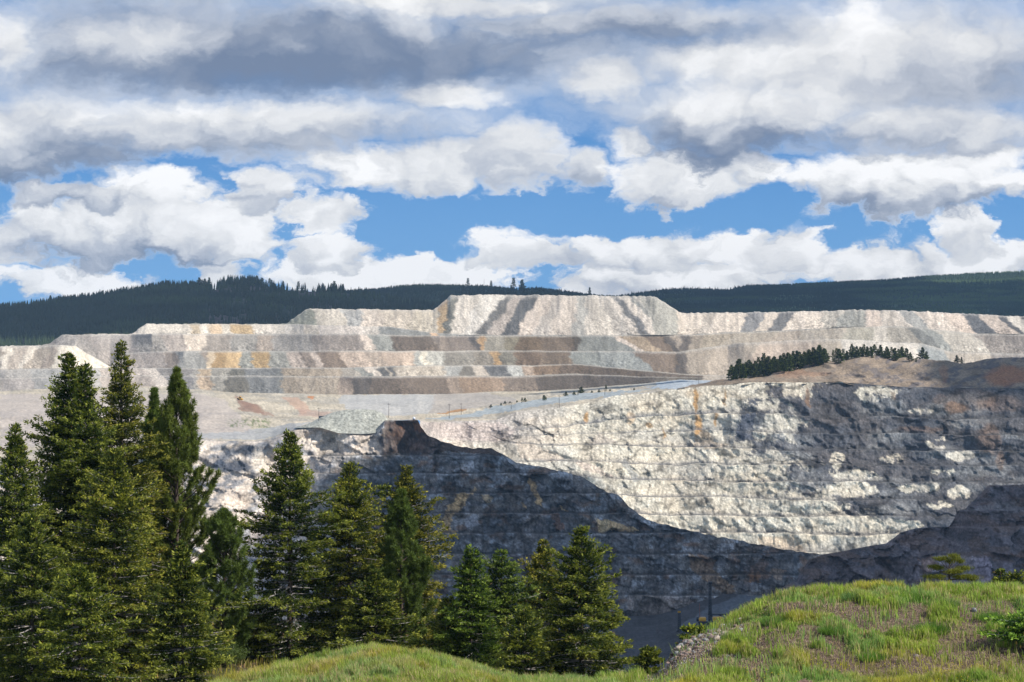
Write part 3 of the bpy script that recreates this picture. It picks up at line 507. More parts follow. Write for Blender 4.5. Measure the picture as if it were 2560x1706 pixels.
dg = V[..., 0]*0.64+V[..., 2]*0.76; ac = V[..., 0]*0.76-V[..., 2]*0.64
d = (rdg(V[..., 0]/30, V[..., 2]/50, 3, 240)-0.5)*16+(rdg(V[..., 0]/9, V[..., 2]/26, 4, 241)-0.5)*3+w1*3.4+w2*1.8+(fbm(V[..., 0]/3, V[..., 2]/2.5, 3, 242)-0.5)*3
d2 = (rdg(ac/40, dg/150, 2, 243)-0.55)*34+(rdg(ac/13, dg/40, 3, 244)-0.5)*9+w1*3.5+w2*1.8+(fbm(ac/3, dg/4, 3, 245)-.5)*2
fade = sst(0, 12, PY-CR[None, :])
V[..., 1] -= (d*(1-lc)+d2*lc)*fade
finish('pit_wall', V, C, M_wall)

# ---- rubble mound on the flats by the rim --------------------------------------------
pm = np.arange(738, 985, 2.5)
m_ = Sheet(pm, ip(pm, [(738,1068),(760,1066),(985,1076)]), 1475+0*pm)
m_.add(ip(pm, [(738,1068),(760,1064),(795,1048),(820,1035),(850,1027),(900,1023),(940,1026),(960,1036),(985,1070)])+jag(pm, 1, 10, 250), 1452+0*pm, 5, 0)
m_.add(ip(pm, [(738,1070),(800,1069),(846,1083),(900,1086),(940,1083),(985,1074)]), 1421+0*pm, 26, 1)
V, PX, PY, B, TT = m_.arrays(); C = np.zeros(V.shape); C[:] = A(186,185,172); C *= (.8+.4*fbm(PX/20, PY/10, 3, 251))[..., None]*np.clip(1+(fbm(PX/2.6, PY/2.4, 3, 252)-.5)*1.3, .5, 1.5)[..., None]
V[..., 1] -= (fbm(V[..., 0]/5, V[..., 2]/5, 3, 253)-.5)*3
finish('rubble_mound', V, C, M_dump)

# ---- pit floor with the haul ramp -----------------------------------------------------
fl = Sheet(pn_, TOE_Y-1, TOE_D+3)
zf = -134.0
ramp = ip(pn_, [(380,0),(1640,0),(1700,.35),(1830,.9),(2110,1)])
D1 = 1120-ramp*60; fl.add(HZ-(zf+ramp*14)*F/D1, D1, 40, 0)
D2 = 940+0*pn_; fl.add(HZ-(zf-2)*F/D2, D2, 30, 1)
V, PX, PY, B, TT = fl.arrays(); C = np.zeros(V.shape); C[:] = A(84,83,86)
C *= (.65+.7*fbm(PX/70, PY/12, 4, 260))[..., None]
wx = PX+(fbm(PX/14, PY/8, 3, 261)-0.5)*14; wy = PY+(fbm(PX/14, PY/8, 3, 262)-0.5)*5
soft([(1690,1570),(1770,1520),(1860,1485),(1990,1445),(2060,1430),(2000,1470),(1860,1510),(1780,1560)], A(112,118,126), C, .8)
C *= np.clip(1+(fbm(PX/4, PY/3, 3, 263)-.5)*.8, .5, 1.5)[..., None]
V[..., 2] += (fbm(V[..., 0]/20, V[..., 1]/24, 4, 264)-.5)*4
finish('pit_floor', V, C, M_wall); GR_F = V

# ---- dark dump at the right, in front of the far wall -----------------------------------
pd = PXW[PXW > 1900]
TOPR = [(1900,1500),(1990,1450),(2023,1400),(2060,1386),(2086,1382),(2140,1372),(2177,1365),(2214,1360),(2235,1345),(2251,1332),(2285,1322),(2317,1319),(2372,1317),(2384,1300),(2394,1277),(2413,1273),(2440,1245),(2471,1214),(2520,1213),(2785,1208)]
r_ = Sheet(pd, ip(pd, TOPR)+4, 1235+0*pd)
yt = ip(pd, TOPR)+jag(pd, 1.0, 14, 270); r_.add(yt, 1215+0*pd, 3, -1)
r_.face(np.maximum(yt+.5, ip(pd, [(1900,1510),(2394,1277),(2430,1273),(2785,1264)])), .8, 18, 0); r_.berm(ip(pd, [(1900,0),(2394,0),(2420,14),(2785,16)]), 2)
r_.face(np.maximum(r_.y+.5, ip(pd, [(1900,1510),(2370,1318),(2400,1316),(2785,1312)])), 1.6, 16, 1); r_.berm(ip(pd, [(1900,0),(2370,0),(2400,10),(2785,12)]), 2)
r_.face(np.maximum(r_.y+.5, ip(pd, [(1900,1510),(2140,1385),(2280,1392),(2785,1392)])), .75, 24, 2)
r_.face(np.maximum(r_.y+.5, 1540+0*pd), 1.3, 40, 3); r_.add(np.maximum(r_.y+1, 1731+0*pd), 940+0*pd, 24, 3)
V, PX, PY, B, TT = r_.arrays(); C = np.zeros(V.shape)
tint = fbm(PX/80, PY/30, 4, 271); C[:] = A(104,104,110)*(1-tint[..., None])+A(124,110,106)*tint[..., None]
gul = rdg(PX/16+PY/60, PY/60, 3, 272); C *= (.72+.5*gul)[..., None]
wx = PX+(fbm(PX/12, PY/12, 3, 273)-0.5)*22; wy = PY+(fbm(PX/12, PY/12, 3, 274)-0.5)*16
for poly, c, a in [([(2268,1465),(2285,1425),(2305,1400),(2345,1385),(2440,1388),(2430,1465)], A(176,168,172), .8), ([(2300,1400),(2325,1388),(2345,1405),(2310,1440)], A(150,118,96), .6), ([(2430,1392),(2475,1390),(2480,1440),(2455,1465),(2435,1465)], A(184,174,186), .7),
                   ([(2500,1395),(2700,1395),(2700,1460),(2500,1460)], A(128,122,130), .7), ([(2400,1275),(2430,1272),(2480,1255),(2700,1262),(2700,1275)], A(130,126,124), .7), ([(2460,1385),(2785,1380),(2785,1395),(2460,1395)], A(112,92,86), .8)]:
    soft(poly, c, C, a)
w1, wt1 = wor(V[..., 0]/12, V[..., 2]/8+V[..., 0]/30, 740); w2, wt2 = wor(V[..., 0]/4.5, V[..., 2]/3.5, 750); bnd = fbm(PX/60+PY/40, PY/9, 4, 278); C *= (.55+.9*bnd)[..., None]*(.8+.4*wt1)[..., None]*(.82+.36*wt2)[..., None]; bw2 = sst(.5, .65, fbm(PX/50, PY/14, 4, 279)); C = C*(1-.5*bw2[..., None])+A(128,106,90)*.5*bw2[..., None]; C *= np.clip(1+(fbm(PX/3, PY/2.6, 3, 275)-.5)*1.1, .5, 1.5)[..., None]
fade = sst(0, 10, PY-yt[None, :])
V[..., 1] -= ((rdg(V[..., 0]/14+V[..., 2]/20, V[..., 2]/30, 4, 276)-.5)*8+w1*5+w2*2.5+(fbm(V[..., 0]/3, V[..., 2]/3, 3, 277)-.5)*2)*fade
finish('pit_slope', V, C, M_wall)

# ---- forested hills ---------------------------------------------------------------------
HILLS = {}
def hill(name, pts, D, x0, x1, foot, footD, cfun, seed, und=40):
    p = np.arange(x0, x1, 5.0); yt = ip(p, pts)
    s = Sheet(p, yt+14, D+500+0*p); s.add(yt+1, D+120+0*p, 4, -1); s.add(yt, D+0*p, 3, -1); s.add(foot+0*p, footD+0*p, 40, 0)
    V, PX, PY, B, TT = s.arrays()
    fd = np.sin(np.pi*TT)*(B == 0)
    V[..., 2] += (fbm(V[..., 0]/180, V[..., 1]/160, 4, seed)-.5)*und*fd
    C = cfun(PX, PY); o = finish(name, V, C, M_hill, True); HILLS[name+str(seed)] = (p, V, PX)
    return V
def hc(base, alt, seed, lo=.48, hi=.6):
    def f_(PX, PY):
        n = sst(lo, hi, fbm(PX/90, PY/12, 4, seed)); c = np.zeros(PX.shape+(3,)); c[:] = A(*base)
        return c*(1-n[..., None])+A(*alt)*n[..., None]
    return f_
H1 = [(-260,778),(0,768),(60,763),(120,755),(183,747),(256,738),(300,731),(365,720),(420,711),(493,711),(530,716),(566,709),(621,708),(676,716),(731,725),(860,730),(941,745),(1100,775),(1300,800)]
H2 = [(600,760),(700,738),(860,727),(941,722),(1000,715),(1055,712),(1142,713),(1215,715),(1290,722),(1340,720),(1380,724),(1435,731),(1490,738),(1545,742),(1700,765),(1800,775)]
H3 = [(1380,760),(1480,745),(1545,739),(1600,731),(1654,724),(1710,720),(1828,724),(1839,717),(1956,715),(2065,709),(2212,703),(2285,696),(2431,686),(2560,681),(2820,670)]
H1 = [(a, b+(13 if a < 560 else 3)) for a, b in H1]; H2 = [(a, b+5) for a, b in H2]; H3 = [(a, b+5) for a, b in H3]
V1 = hill('hill', H1, 3300, -260, 1300, 900, 2560, hc((62,74,58), (112,100,98), 301), 301)
V2 = hill('hill', H2, 4200, 600, 1800, 870, 3300, hc((58,76,56), (66,84,62), 302), 302, 30)
V3 = hill('hill', H3, 4900, 1380, 2820, 860, 3300, hc((50,70,52), (96,116,78), 303), 303, 26)

# ---- forest covering the hills (one mass, thousands of small trees) ------------------------
def cones(P, Hh, Rr, tiers=2, sides=5, seed=0):
    r = np.random.default_rng(seed); n = len(P); Vs = []; Fs = []; off = 0; cols = []
    for t in range(tiers):
        z0 = Hh*(t*0.42/max(1, tiers-1) if tiers > 1 else 0.05); z1 = Hh*(1.0 if t == tiers-1 else 0.70); rr = Rr*(1-0.40*t)
        ang = r.uniform(0, 6.28, n)[:, None]+np.arange(sides)[None]*2*math.pi/sides
        rad = rr[:, None]*r.uniform(.7, 1.25, (n, sides))
        ring = np.stack([P[:, None, 0]+np.cos(ang)*rad, P[:, None, 1]+np.sin(ang)*rad, P[:, None, 2]+z0[:, None]+0*ang], -1)
        apex = P.copy(); apex[:, 2] += z1; apex[:, 0] += r.normal(0, .1, n)*Rr
        V_ = np.concatenate([ring, apex[:, None]], 1).reshape(-1, 3); base = off+np.arange(n)[:, None]*(sides+1)
        k = np.arange(sides)[None]; Fs.append(np.stack([base+k, base+(k+1) % sides, base+sides+0*k], -1).reshape(-1, 3)); Vs.append(V_); off += len(V_)
    return np.concatenate(Vs), np.concatenate(Fs)
def scatter(Vg, n, seed, dens=None, clump=None):
    r = np.random.default_rng(seed); nr, nc = Vg.shape[:2]
    a = r.uniform(4.0, nr-1.01, n); b = r.uniform(0, nc-1.01, n); i = a.astype(int); jn = b.astype(int); fa = (a-i)[:, None]; fb = (b-jn)[:, None]
    P = (Vg[i, jn]*(1-fa)+Vg[i+1, jn]*fa)*(1-fb)+(Vg[i, jn+1]*(1-fa)+Vg[i+1, jn+1]*fa)*fb
    px = 1280+P[:, 0]/P[:, 1]*F; py = HZ-P[:, 2]/P[:, 1]*F
    ok = (px > -120) & (px < 2680)
    if dens is not None: ok &= r.uniform(0, 1, n) < dens(px, py)
    return P[ok]
FP = []; FH = []; FR = []
P = scatter(V1, 30000, 1, lambda x, y: np.where(x < 520, 1.0, np.where(fbm(x/40, y/7, 3, 310) > .5, .8, .05))*np.where(y < 850, 1, .3)); h = RNG.uniform(8, 15, len(P)); FP.append(P); FH.append(h); FR.append(h*.17)
P = scatter(V2, 26000, 2, lambda x, y: np.where(y < 800, 1.0, 0)*.95); h = RNG.uniform(3.5, 6.5, len(P)); FP.append(P); FH.append(h); FR.append(h*.28)
P = scatter(V3, 60000, 3, lambda x, y: np.where(y < 805, 1.0, 0)*np.where(fbm(x/130, y/7, 3, 311) > .46, 1, .45)); yy = HZ-P[:, 2]/P[:, 1]*F; xx = 1280+P[:, 0]/P[:, 1]*F
h = RNG.uniform(3.5, 6.5, len(P))*np.where(yy < ip(xx, H3)+30*sst(1830, 2300, xx), 1.5, 1.0); FP.append(P); FH.append(h); FR.append(h*.28)
for pts, D, x0, x1, n, hl, hh in ((H1, 3300, -200, 560, 330, 7, 14), (H1, 3300, 560, 880, 90, 3, 7), (H2, 4200, 860, 1560, 620, 3, 7), (H3, 4900, 1560, 2700, 900, 4, 9)):
    x = RNG.uniform(x0, x1, n); Dd = D+RNG.uniform(-25, 25, n); P = world(x, ip(x, pts)+.3, Dd); h = RNG.uniform(hl, hh, n)*RNG.uniform(.35, 1.25, n); FP.append(P); FH.append(h); FR.append(h*.18)
P = np.concatenate(FP); Hh = np.concatenate(FH); Rr = np.concatenate(FR)
Vc, Fc = cones(P, Hh, Rr, 2, 5, 5)
cc = np.zeros((len(Vc), 3)); nz = fbm(Vc[:, 0]/60, Vc[:, 1]/60, 3, 312)
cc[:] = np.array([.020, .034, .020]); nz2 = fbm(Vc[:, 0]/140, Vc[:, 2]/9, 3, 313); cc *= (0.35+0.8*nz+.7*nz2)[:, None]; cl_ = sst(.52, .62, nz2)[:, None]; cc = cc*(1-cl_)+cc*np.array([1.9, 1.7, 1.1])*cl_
sunp = sst(2100, 2350, 1280+Vc[:, 0]/Vc[:, 1]*F); cc = cc*(1+.8*sunp[:, None])  # forest colour brightened towards the right as painted sunlight
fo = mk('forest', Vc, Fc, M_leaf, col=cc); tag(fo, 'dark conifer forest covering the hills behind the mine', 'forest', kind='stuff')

# ------------------------------------------------------------------ haze (thin air between here and the hills)
def haze():
    x = 3600; V = [(-x, -40, -140), (x, -40, -140), (x, 5900, -140), (-x, 5900, -140), (-x, -40, 190), (x, -40, 190), (x, 5900, 190), (-x, 5900, 190)]
    me = bpy.data.meshes.new('haze'); me.from_pydata(V, [], [(3, 2, 1, 0), (4, 5, 6, 7), (0, 1, 5, 4), (1, 2, 6, 5), (2, 3, 7, 6), (3, 0, 4, 7)]); me.update()
    o = bpy.data.objects.new('haze', me); COL.objects.link(o); o['kind'] = 'stuff'
    o['label'] = 'thin bluish air over the valley'; o['category'] = 'haze'
    m = bpy.data.materials.new('haze'); m.use_nodes = True; nt = m.node_tree; nt.nodes.clear()
    vol = nt.nodes.new('ShaderNodeVolumePrincipled'); vol.inputs['Density'].default_value = 0.00004; vol.inputs['Color'].default_value = (.55, .78, 1, 1); vol.inputs['Anisotropy'].default_value = 0.0
    out = nt.nodes.new('ShaderNodeOutputMaterial'); nt.links.new(vol.outputs[0], out.inputs['Volume']); me.materials.append(m)
haze()

# ------------------------------------------------------------------ unseen clouds out of frame, added and outlined to throw the shadows
def cloud(pts, H, seed, label, thick=70, step=14, wp=16):
    q = []
    for (px, py, D) in pts:
        p = np.array(pt(px, py, D)); t = (H-p[2])/SUN[2]; q.append((p+SUN*t)[:2])
    q = np.array(q); mn, mx_ = q.min(0)-40, q.max(0)+40
    st_ = max(step, (mx_-mn).max()/400)
    gx = np.arange(mn[0], mx_[0], st_); gy = np.arange(mn[1], mx_[1], st_); X, Y = np.meshgrid(gx, gy)
    wX = X+(fbm(X/40, Y/40, 3, seed)-.5)*wp; wY = Y+(fbm(X/40, Y/40, 3, seed+1)-.5)*wp
    I = inpoly(wX, wY, [tuple(a) for a in q])
    er = I.copy(); dist = I*0.0
    for _ in range(16):
        pe = np.pad(er, 1); er = er & pe[:-2, 1:-1] & pe[2:, 1:-1] & pe[1:-1, :-2] & pe[1:-1, 2:]; dist += er*st_
    top = H+1.5+np.minimum(dist*.55, thick*1.5)*(.35+.65*fbm(X/120, Y/120, 5, seed+2)); bot = H-dist*.06*fbm(X/90, Y/90, 3, seed+3)
    nr, nc = X.shape; cell = I[:-1, :-1] & I[1:, :-1] & I[:-1, 1:] & I[1:, 1:]
    idx = np.arange(nr*nc).reshape(nr, nc); ii, jj = np.nonzero(cell)
    f1 = np.stack([idx[ii, jj], idx[ii, jj+1], idx[ii+1, jj+1], idx[ii+1, jj]], -1); N = nr*nc; f2 = f1[:, ::-1]+N
    side = []
    pc = np.pad(cell, 1)
    for (di, dj, a, b) in ((-1, 0, (0, 0), (0, 1)), (1, 0, (1, 1), (1, 0)), (0, -1, (1, 0), (0, 0)), (0, 1, (0, 1), (1, 1))):
        e = cell & ~pc[1+di:1+di+cell.shape[0], 1+dj:1+dj+cell.shape[1]]; i2, j2 = np.nonzero(e)
        A_ = idx[i2+a[0], j2+a[1]]; B_ = idx[i2+b[0], j2+b[1]]; side.append(np.stack([A_+N, B_+N, B_, A_], -1))
    Fa = np.concatenate([f1, f2]+side); V_ = np.concatenate([np.stack([X, Y, top], -1).reshape(-1, 3), np.stack([X, Y, bot], -1).reshape(-1, 3)])
    us = np.unique(Fa); mp = np.zeros(len(V_), int); mp[us] = np.arange(len(us))
    o = mk('cloud', V_[us], mp[Fa], M_cloud, smooth=True); o['kind'] = 'structure'
cloud([(850,1140,1396),(800,1152,1384),(770,1188,1362),(705,1242,1328),(640,1295,1298),(560,1400,1270),(430,1500,1200),(200,1700,900),(200,3400,400),(2560,3200,400),(3000,1500,900),(3000,1290,1220),(2560,1225,1240),(2385,1290,1260),(2230,1350,1270),(2086,1386,1290),(1960,1376,1330),(1800,1346,1350),(1680,1322,1372),(1650,1302,1400),(1622,1275,1470),(1585,1240,1500),(1520,1215,1520),(1480,1188,1530),(1420,1172,1520),(1370,1168,1440),(1300,1160,1430),(1240,1130,1425),(1160,1120,1425),(1085,1096,1420),(1010,1118,1404),(900,1130,1394)], 900, 1, 'pit', step=7)
cloud([(2300,985,1590),(2290,930,1660),(2330,895,1700),(2400,890,1730),(2800,880,1730),(3000,880,1730),(3000,1100,1560),(2560,1030,1580),(2400,990,1590)], 1000, 11, 'ridge')
cloud([(1330,935,2090),(1400,918,2125),(1470,912,2140),(1560,918,2140),(1640,930,2120),(1700,950,2100),(1790,952,2080),(1760,962,1960),(1640,964,1960),(1540,975,2000),(1400,985,2040),(1340,985,2060)], 1150, 21, 'mound')
cloud([(-900,900,2750),(-900,760,3100),(-900,740,6200),(2900,690,6200),(3400,690,5600),(2640,694,5100),(2300,699,4960),(2330,716,4680),(3000,712,4500),(3400,760,3300),(3000,830,2680),(1500,830,2750)], 1300, 31, 'hills', 160, 24)

# =================================================================== foreground
pf = np.arange(-1500, 4200, 9.0)
def zline(pts): return ip(pf, pts)
CREST = [(-420,1800),(300,1790),(500,1745),(560,1716),(650,1692),(740,1667),(850,1644),(930,1634),(1020,1638),(1100,1652),(1180,1674),(1240,1697),(1300,1710),(1400,1716),(1500,1716),(1560,1704),(1600,1692),(1640,1665),(1700,1592),(1750,1566),(1800,1545),(1860,1517),(1940,1490),(2050,1477),(2300,1471),(2560,1477),(2990,1500)]
rowsD = []; rowsZ = []
def addrow(D, z): rowsD.append(D); rowsZ.append(z+0*pf)
yz = lambda py, D: (HZ-py)/F*D
addrow(40, -7.6); addrow(60, -9.6)
CREST = [(a, b+(27 if a > 1600 else 4)) for a, b in CREST]
addrow(78, yz(1756, 78)); addrow(92, yz(ip(pf, CREST), 92))
addrow(104, zline([(-420,-15),(1250,-15),(1500,-17),(1750,-15),(1950,-11.6),(2200,-10.9),(2990,-11)]))
addrow(118, zline([(-420,-15.8),(1250,-15.8),(1500,-21),(1800,-20),(2100,-14.5),(2990,-13.5)]))
addrow(145, zline([(-420,-17),(1250,-17.5),(1500,-31),(1900,-32),(2990,-24)]))
addrow(180, zline([(-420,-22),(700,-23),(1250,-30),(1500,-50),(2990,-48)]))
addrow(300, -85); addrow(620, -124); addrow(945, -137)
rowsD = np.array(rowsD, float); rowsZ = np.array(rowsZ)
def near_z_grid(D, pxc):
    # smooth interpolation of the rows over distance
    k = np.clip(np.searchsorted(rowsD, D, side='right')-1, 0, len(rowsD)-2); t = (D-rowsD[k])/(rowsD[k+1]-rowsD[k])
    col = (pxc-pf[0])/(pf[1]-pf[0]); c = np.clip(col.astype(int), 0, len(pf)-2); fc = np.clip(col-c, 0, 1)
    g = lambda r: rowsZ[r, c]*(1-fc)+rowsZ[r, c+1]*fc
    z0 = g(k); z1 = g(k+1)
    zm = g(np.maximum(k-1, 0)); zp = g(np.minimum(k+2, len(rowsD)-1))
    h = rowsD[k+1]-rowsD[k]; km = np.maximum(k-1, 0); kp = np.minimum(k+2, len(rowsD)-1)
    s0 = np.where(km < k, (z1-zm)/(rowsD[k+1]-rowsD[km]), (z1-z0)/h); s1 = np.where(kp > k+1, (zp-z0)/(rowsD[kp]-rowsD[k]), (z1-z0)/h)
    t2 = t*t; t3 = t2*t
    return (2*t3-3*t2+1)*z0+(t3-2*t2+t)*h*s0+(-2*t3+3*t2)*z1+(t3-t2)*h*s1
def near_z(x, y):
    x = np.asarray(x, float); y = np.asarray(y, float)
    return near_z_grid(y, 1280+x/y*F)+(fbm(x/1.7, y/1.7, 4, 400)-.5)*.42*sst(45, 60, y)+(fbm(x/.35, y/.35, 2, 405)-.5)*.08
Dg = np.concatenate([np.arange(40, 74, 1.0), np.arange(74, 125, 0.16), np.arange(125, 180, 1.2), np.arange(180, 946, 12)])
pg = np.concatenate([np.arange(-1500, -300, 14.0), np.arange(-300, 2860, 7.0), np.arange(2860, 4200, 14.0)])
PXg, DGg = np.meshgrid(pg, Dg); Xg = (PXg-1280)/F*DGg
Zg = near_z(Xg, DGg)
def scree(x, y):
    px = 1280+x/y*F; return sst(1590, 1640, px)*sst(1810, 1740, px)*sst(83.5, 86, y+(fbm(x/.8, y/.8, 3, 409)-.5)*3)
def bare(x, y):      # 1 where the soil shows, 0 under closed grass
    px = 1280+x/y*F
    n = fbm(x/1.6, y/2.6, 4, 410); band = sst(80, 83.5, y)*sst(95, 90.5, y)
    e = sst(1560, 1640, px)*sst(1900, 1700, px)*.25
    b = sst(.47, .60, n+band*.10+e-.03*sst(88, 91, y)*0)*sst(1480, 1600, px)*(.25+.75*band)
    b2 = sst(.60, .72, n)*.6*sst(1480, 1400, px)
    return np.clip(b*.9+b2+scree(x, y), 0, 1)
bs = bare(Xg, DGg)
C = np.zeros(Zg.shape+(3,)); tn = fbm(Xg/.8, DGg/.8, 4, 415)
soil = A(176,148,132, .6)*(1-tn[..., None])+A(110,92,84, .5)*tn[..., None]; turf = A(92,98,52, .5)*(1-tn[..., None])+A(128,120,78, .5)*tn[..., None]
C = turf*(1-bs[..., None])+soil*bs[..., None]
Vn = np.stack([Xg, DGg, Zg], -1)
finish('grassy_knoll', Vn, C, M_soil, True)

# ---- grass blades -----------------------------------------------------------
def grass(n, x0, x1, y0, y1, seed, hmin, hmax, keep, colf, wid=.016, lean=.35):
    r = np.random.default_rng(seed)
    y = r.uniform(y0, y1, n); px = r.uniform(x0, x1, n); x = (px-1280)/F*y
    k = r.uniform(0, 1, n) < keep(x, y); x = x[k]; y = y[k]; n = len(x); z = near_z(x, y)
    clump = fbm(x/.55, y/.55, 3, seed+3)
    h = r.uniform(hmin, hmax, n)*(.20+.95*sst(.3, .75, clump))
    a = r.uniform(0, 6.28, n); ln = r.uniform(.05, lean, n)*h; dx = np.cos(a)*ln-.06*h; dy_ = np.sin(a)*ln
    b = r.uniform(0, 3.14, n); wx_ = np.cos(b)*wid*r.uniform(.6, 1.5, n); wy_ = np.sin(b)*wid
    p0 = np.stack([x-wx_, y-wy_, z-.02], -1); p1 = np.stack([x+wx_, y+wy_, z-.02], -1)
    m = np.stack([x+dx*.35, y+dy_*.35, z+h*.6], -1); w_ = np.stack([wx_, wy_, 0*x], -1)*.7; tp = np.stack([x+dx, y+dy_, z+h*(1-.25*(ln/h))], -1)
    V_ = np.stack([p0, p1, m+w_, m-w_, tp], 1).reshape(-1, 3); b_ = np.arange(n)[:, None]*5
    Q = np.concatenate([b_+np.array([[0, 1, 2]]), b_+np.array([[0, 2, 3]]), b_+np.array([[3, 2, 4]])])
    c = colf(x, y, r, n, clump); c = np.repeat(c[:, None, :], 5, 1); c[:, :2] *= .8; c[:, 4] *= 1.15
    return V_, Q, c.reshape(-1, 3)
def colg(x, y, r, n, cl):
    t = fbm(x/1.3, y/1.3, 3, 420)[:, None]; u_ = r.uniform(0, 1, n)[:, None]
    g = np.array([.40, .47, .085])*(1-t)+np.array([.18, .29, .060])*t
    g = g*(.55+.8*u_); yd = sst(.50, .66, fbm(x/2.6+7, y/2.6, 3, 426))[:, None]; g = g*(1-yd)+g*np.array([1.35, 1.0, .95])*yd; dry = (r.uniform(0, 1, n)[:, None] < (.14+.22*sst(.5, .65, fbm(x/.9, y/.9, 2, 422))[:, None]))
    blu = (fbm(x/2.2, y/2.2, 2, 425)[:, None] > .58); g = np.where(blu, g*np.array([.92, 1.0, 1.5]), g)
    return np.where(dry, np.array([.52, .42, .22])*(.6+.6*u_), g)
ga = grass(560000, 1500, 3150, 76, 96, 31, .14, .50, lambda x, y: np.clip(1.02-bare(x, y)*1.2, 0.05, 1)*sst(.25, .45, fbm(x/.7, y/.7, 3, 430)+.12)*(1-.85*scree(x, y)), colg, .015)
gb = grass(260000, 420, 1560, 80, 96, 32, .22, .50, lambda x, y: np.clip(1.0-bare(x, y)*.8, 0.1, 1), lambda x, y, r, n, cl: colg(x, y, r, n, cl)*np.array([1.05, 1.0, 1.15]), .013)
gc = grass(45000, -300, 1300, 98, 150, 33, .25, .6, lambda x, y: sst(.42, .6, fbm(x/3, y/3, 3, 431)), lambda x, y, r, n, cl: colg(x, y, r, n, cl)*np.array([1.15, .95, 1.0]), .03)
def join3(parts):
    off = 0; Vv = []; Qq = []; Cc = []
    for V_, Q, c in parts: Vv.append(V_); Qq.append(Q+off); Cc.append(c); off += len(V_)
    return np.concatenate(Vv), np.concatenate(Qq), np.concatenate(Cc)
Vv, Qq, Cc = join3([ga, gb, gc])
tag(mk('grass', Vv, Qq, M_grass, col=Cc), 'fresh green grass covering the two foreground knolls', 'grass', kind='stuff')
def cold(x, y, r, n, cl):
    u_ = r.uniform(0, 1, n)[:, None]; return (np.array([.60, .47, .36])*(1-u_)+np.array([.20, .14, .11])*u_)
gd = grass(145000, 1480, 3150, 77, 95, 34, .03, .12, lambda x, y: bare(x, y)*(1-.7*scree(x, y)), cold, .012, 2.6)
ge = grass(16000, 420, 1500, 80, 95, 35, .10, .34, lambda x, y: sst(.4, .6, bare(x, y)), cold, .012, 1.2)
Vv, Qq, Cc = join3([gd, ge]); tag(mk('dry_straw', Vv, Qq, M_grass, col=Cc), 'flattened dry straw lying on the bare soil of the right knoll', 'straw', kind='stuff')
# small yellow flowers
r = np.random.default_rng(77); n = 420; y = r.uniform(77.5, 82.5, n); px = r.uniform(1560, 2540, n); x = (px-1280)/F*y; k = fbm(x/1.2, y/1.2, 3, 440) > .52; x = x[k]; y = y[k]; n = len(x)
z = near_z(x, y)+r.uniform(.25, .42, n); o6 = np.array([[1,0,0],[0,1,0],[-1,0,0],[0,-1,0],[0,0,.6],[0,0,-.6]])*.022
V_ = (np.stack([x, y, z], -1)[:, None]+o6[None]).reshape(-1, 3); tri = np.array([[0,1,4],[1,2,4],[2,3,4],[3,0,4],[1,0,5],[2,1,5],[3,2,5],[0,3,5]])
tag(mk('yellow_flowers', V_, (np.arange(n)[:, None, None]*6+tri[None]).reshape(-1, 3), M_grass, col=np.tile([.75, .60, .03], (len(V_), 1))), 'tiny yellow flowers scattered in the grass at the bottom of the knoll', 'flowers', kind='stuff')

# ---- conifers -------------------------------------------------------------------
def tube(pts, rad, sides=6):
    pts = np.asarray(pts, float); n = len(pts); d = np.gradient(pts, axis=0); d /= np.linalg.norm(d, axis=1, keepdims=True)+1e-9
    up = np.where(np.abs(d[:, 2:3]) > .9, np.array([[1., 0, 0]]), np.array([[0., 0, 1]])); a = np.cross(d, up); a /= np.linalg.norm(a, axis=1, keepdims=True); b = np.cross(d, a)
    th = np.arange(sides)*2*math.pi/sides; rad = np.asarray(rad, float).reshape(-1, 1, 1)*np.ones((n, 1, 1))
    ring = pts[:, None]+(a[:, None]*np.cos(th)[None, :, None]+b[:, None]*np.sin(th)[None, :, None])*rad
    i = np.arange(n-1)[:, None]*sides; k = np.arange(sides)[None]; k2 = (k+1) % sides
    Fq = np.stack([i+k, i+k2, i+sides+k2, i+sides+k], -1).reshape(-1, 4)
    return ring.reshape(-1, 3), Fq
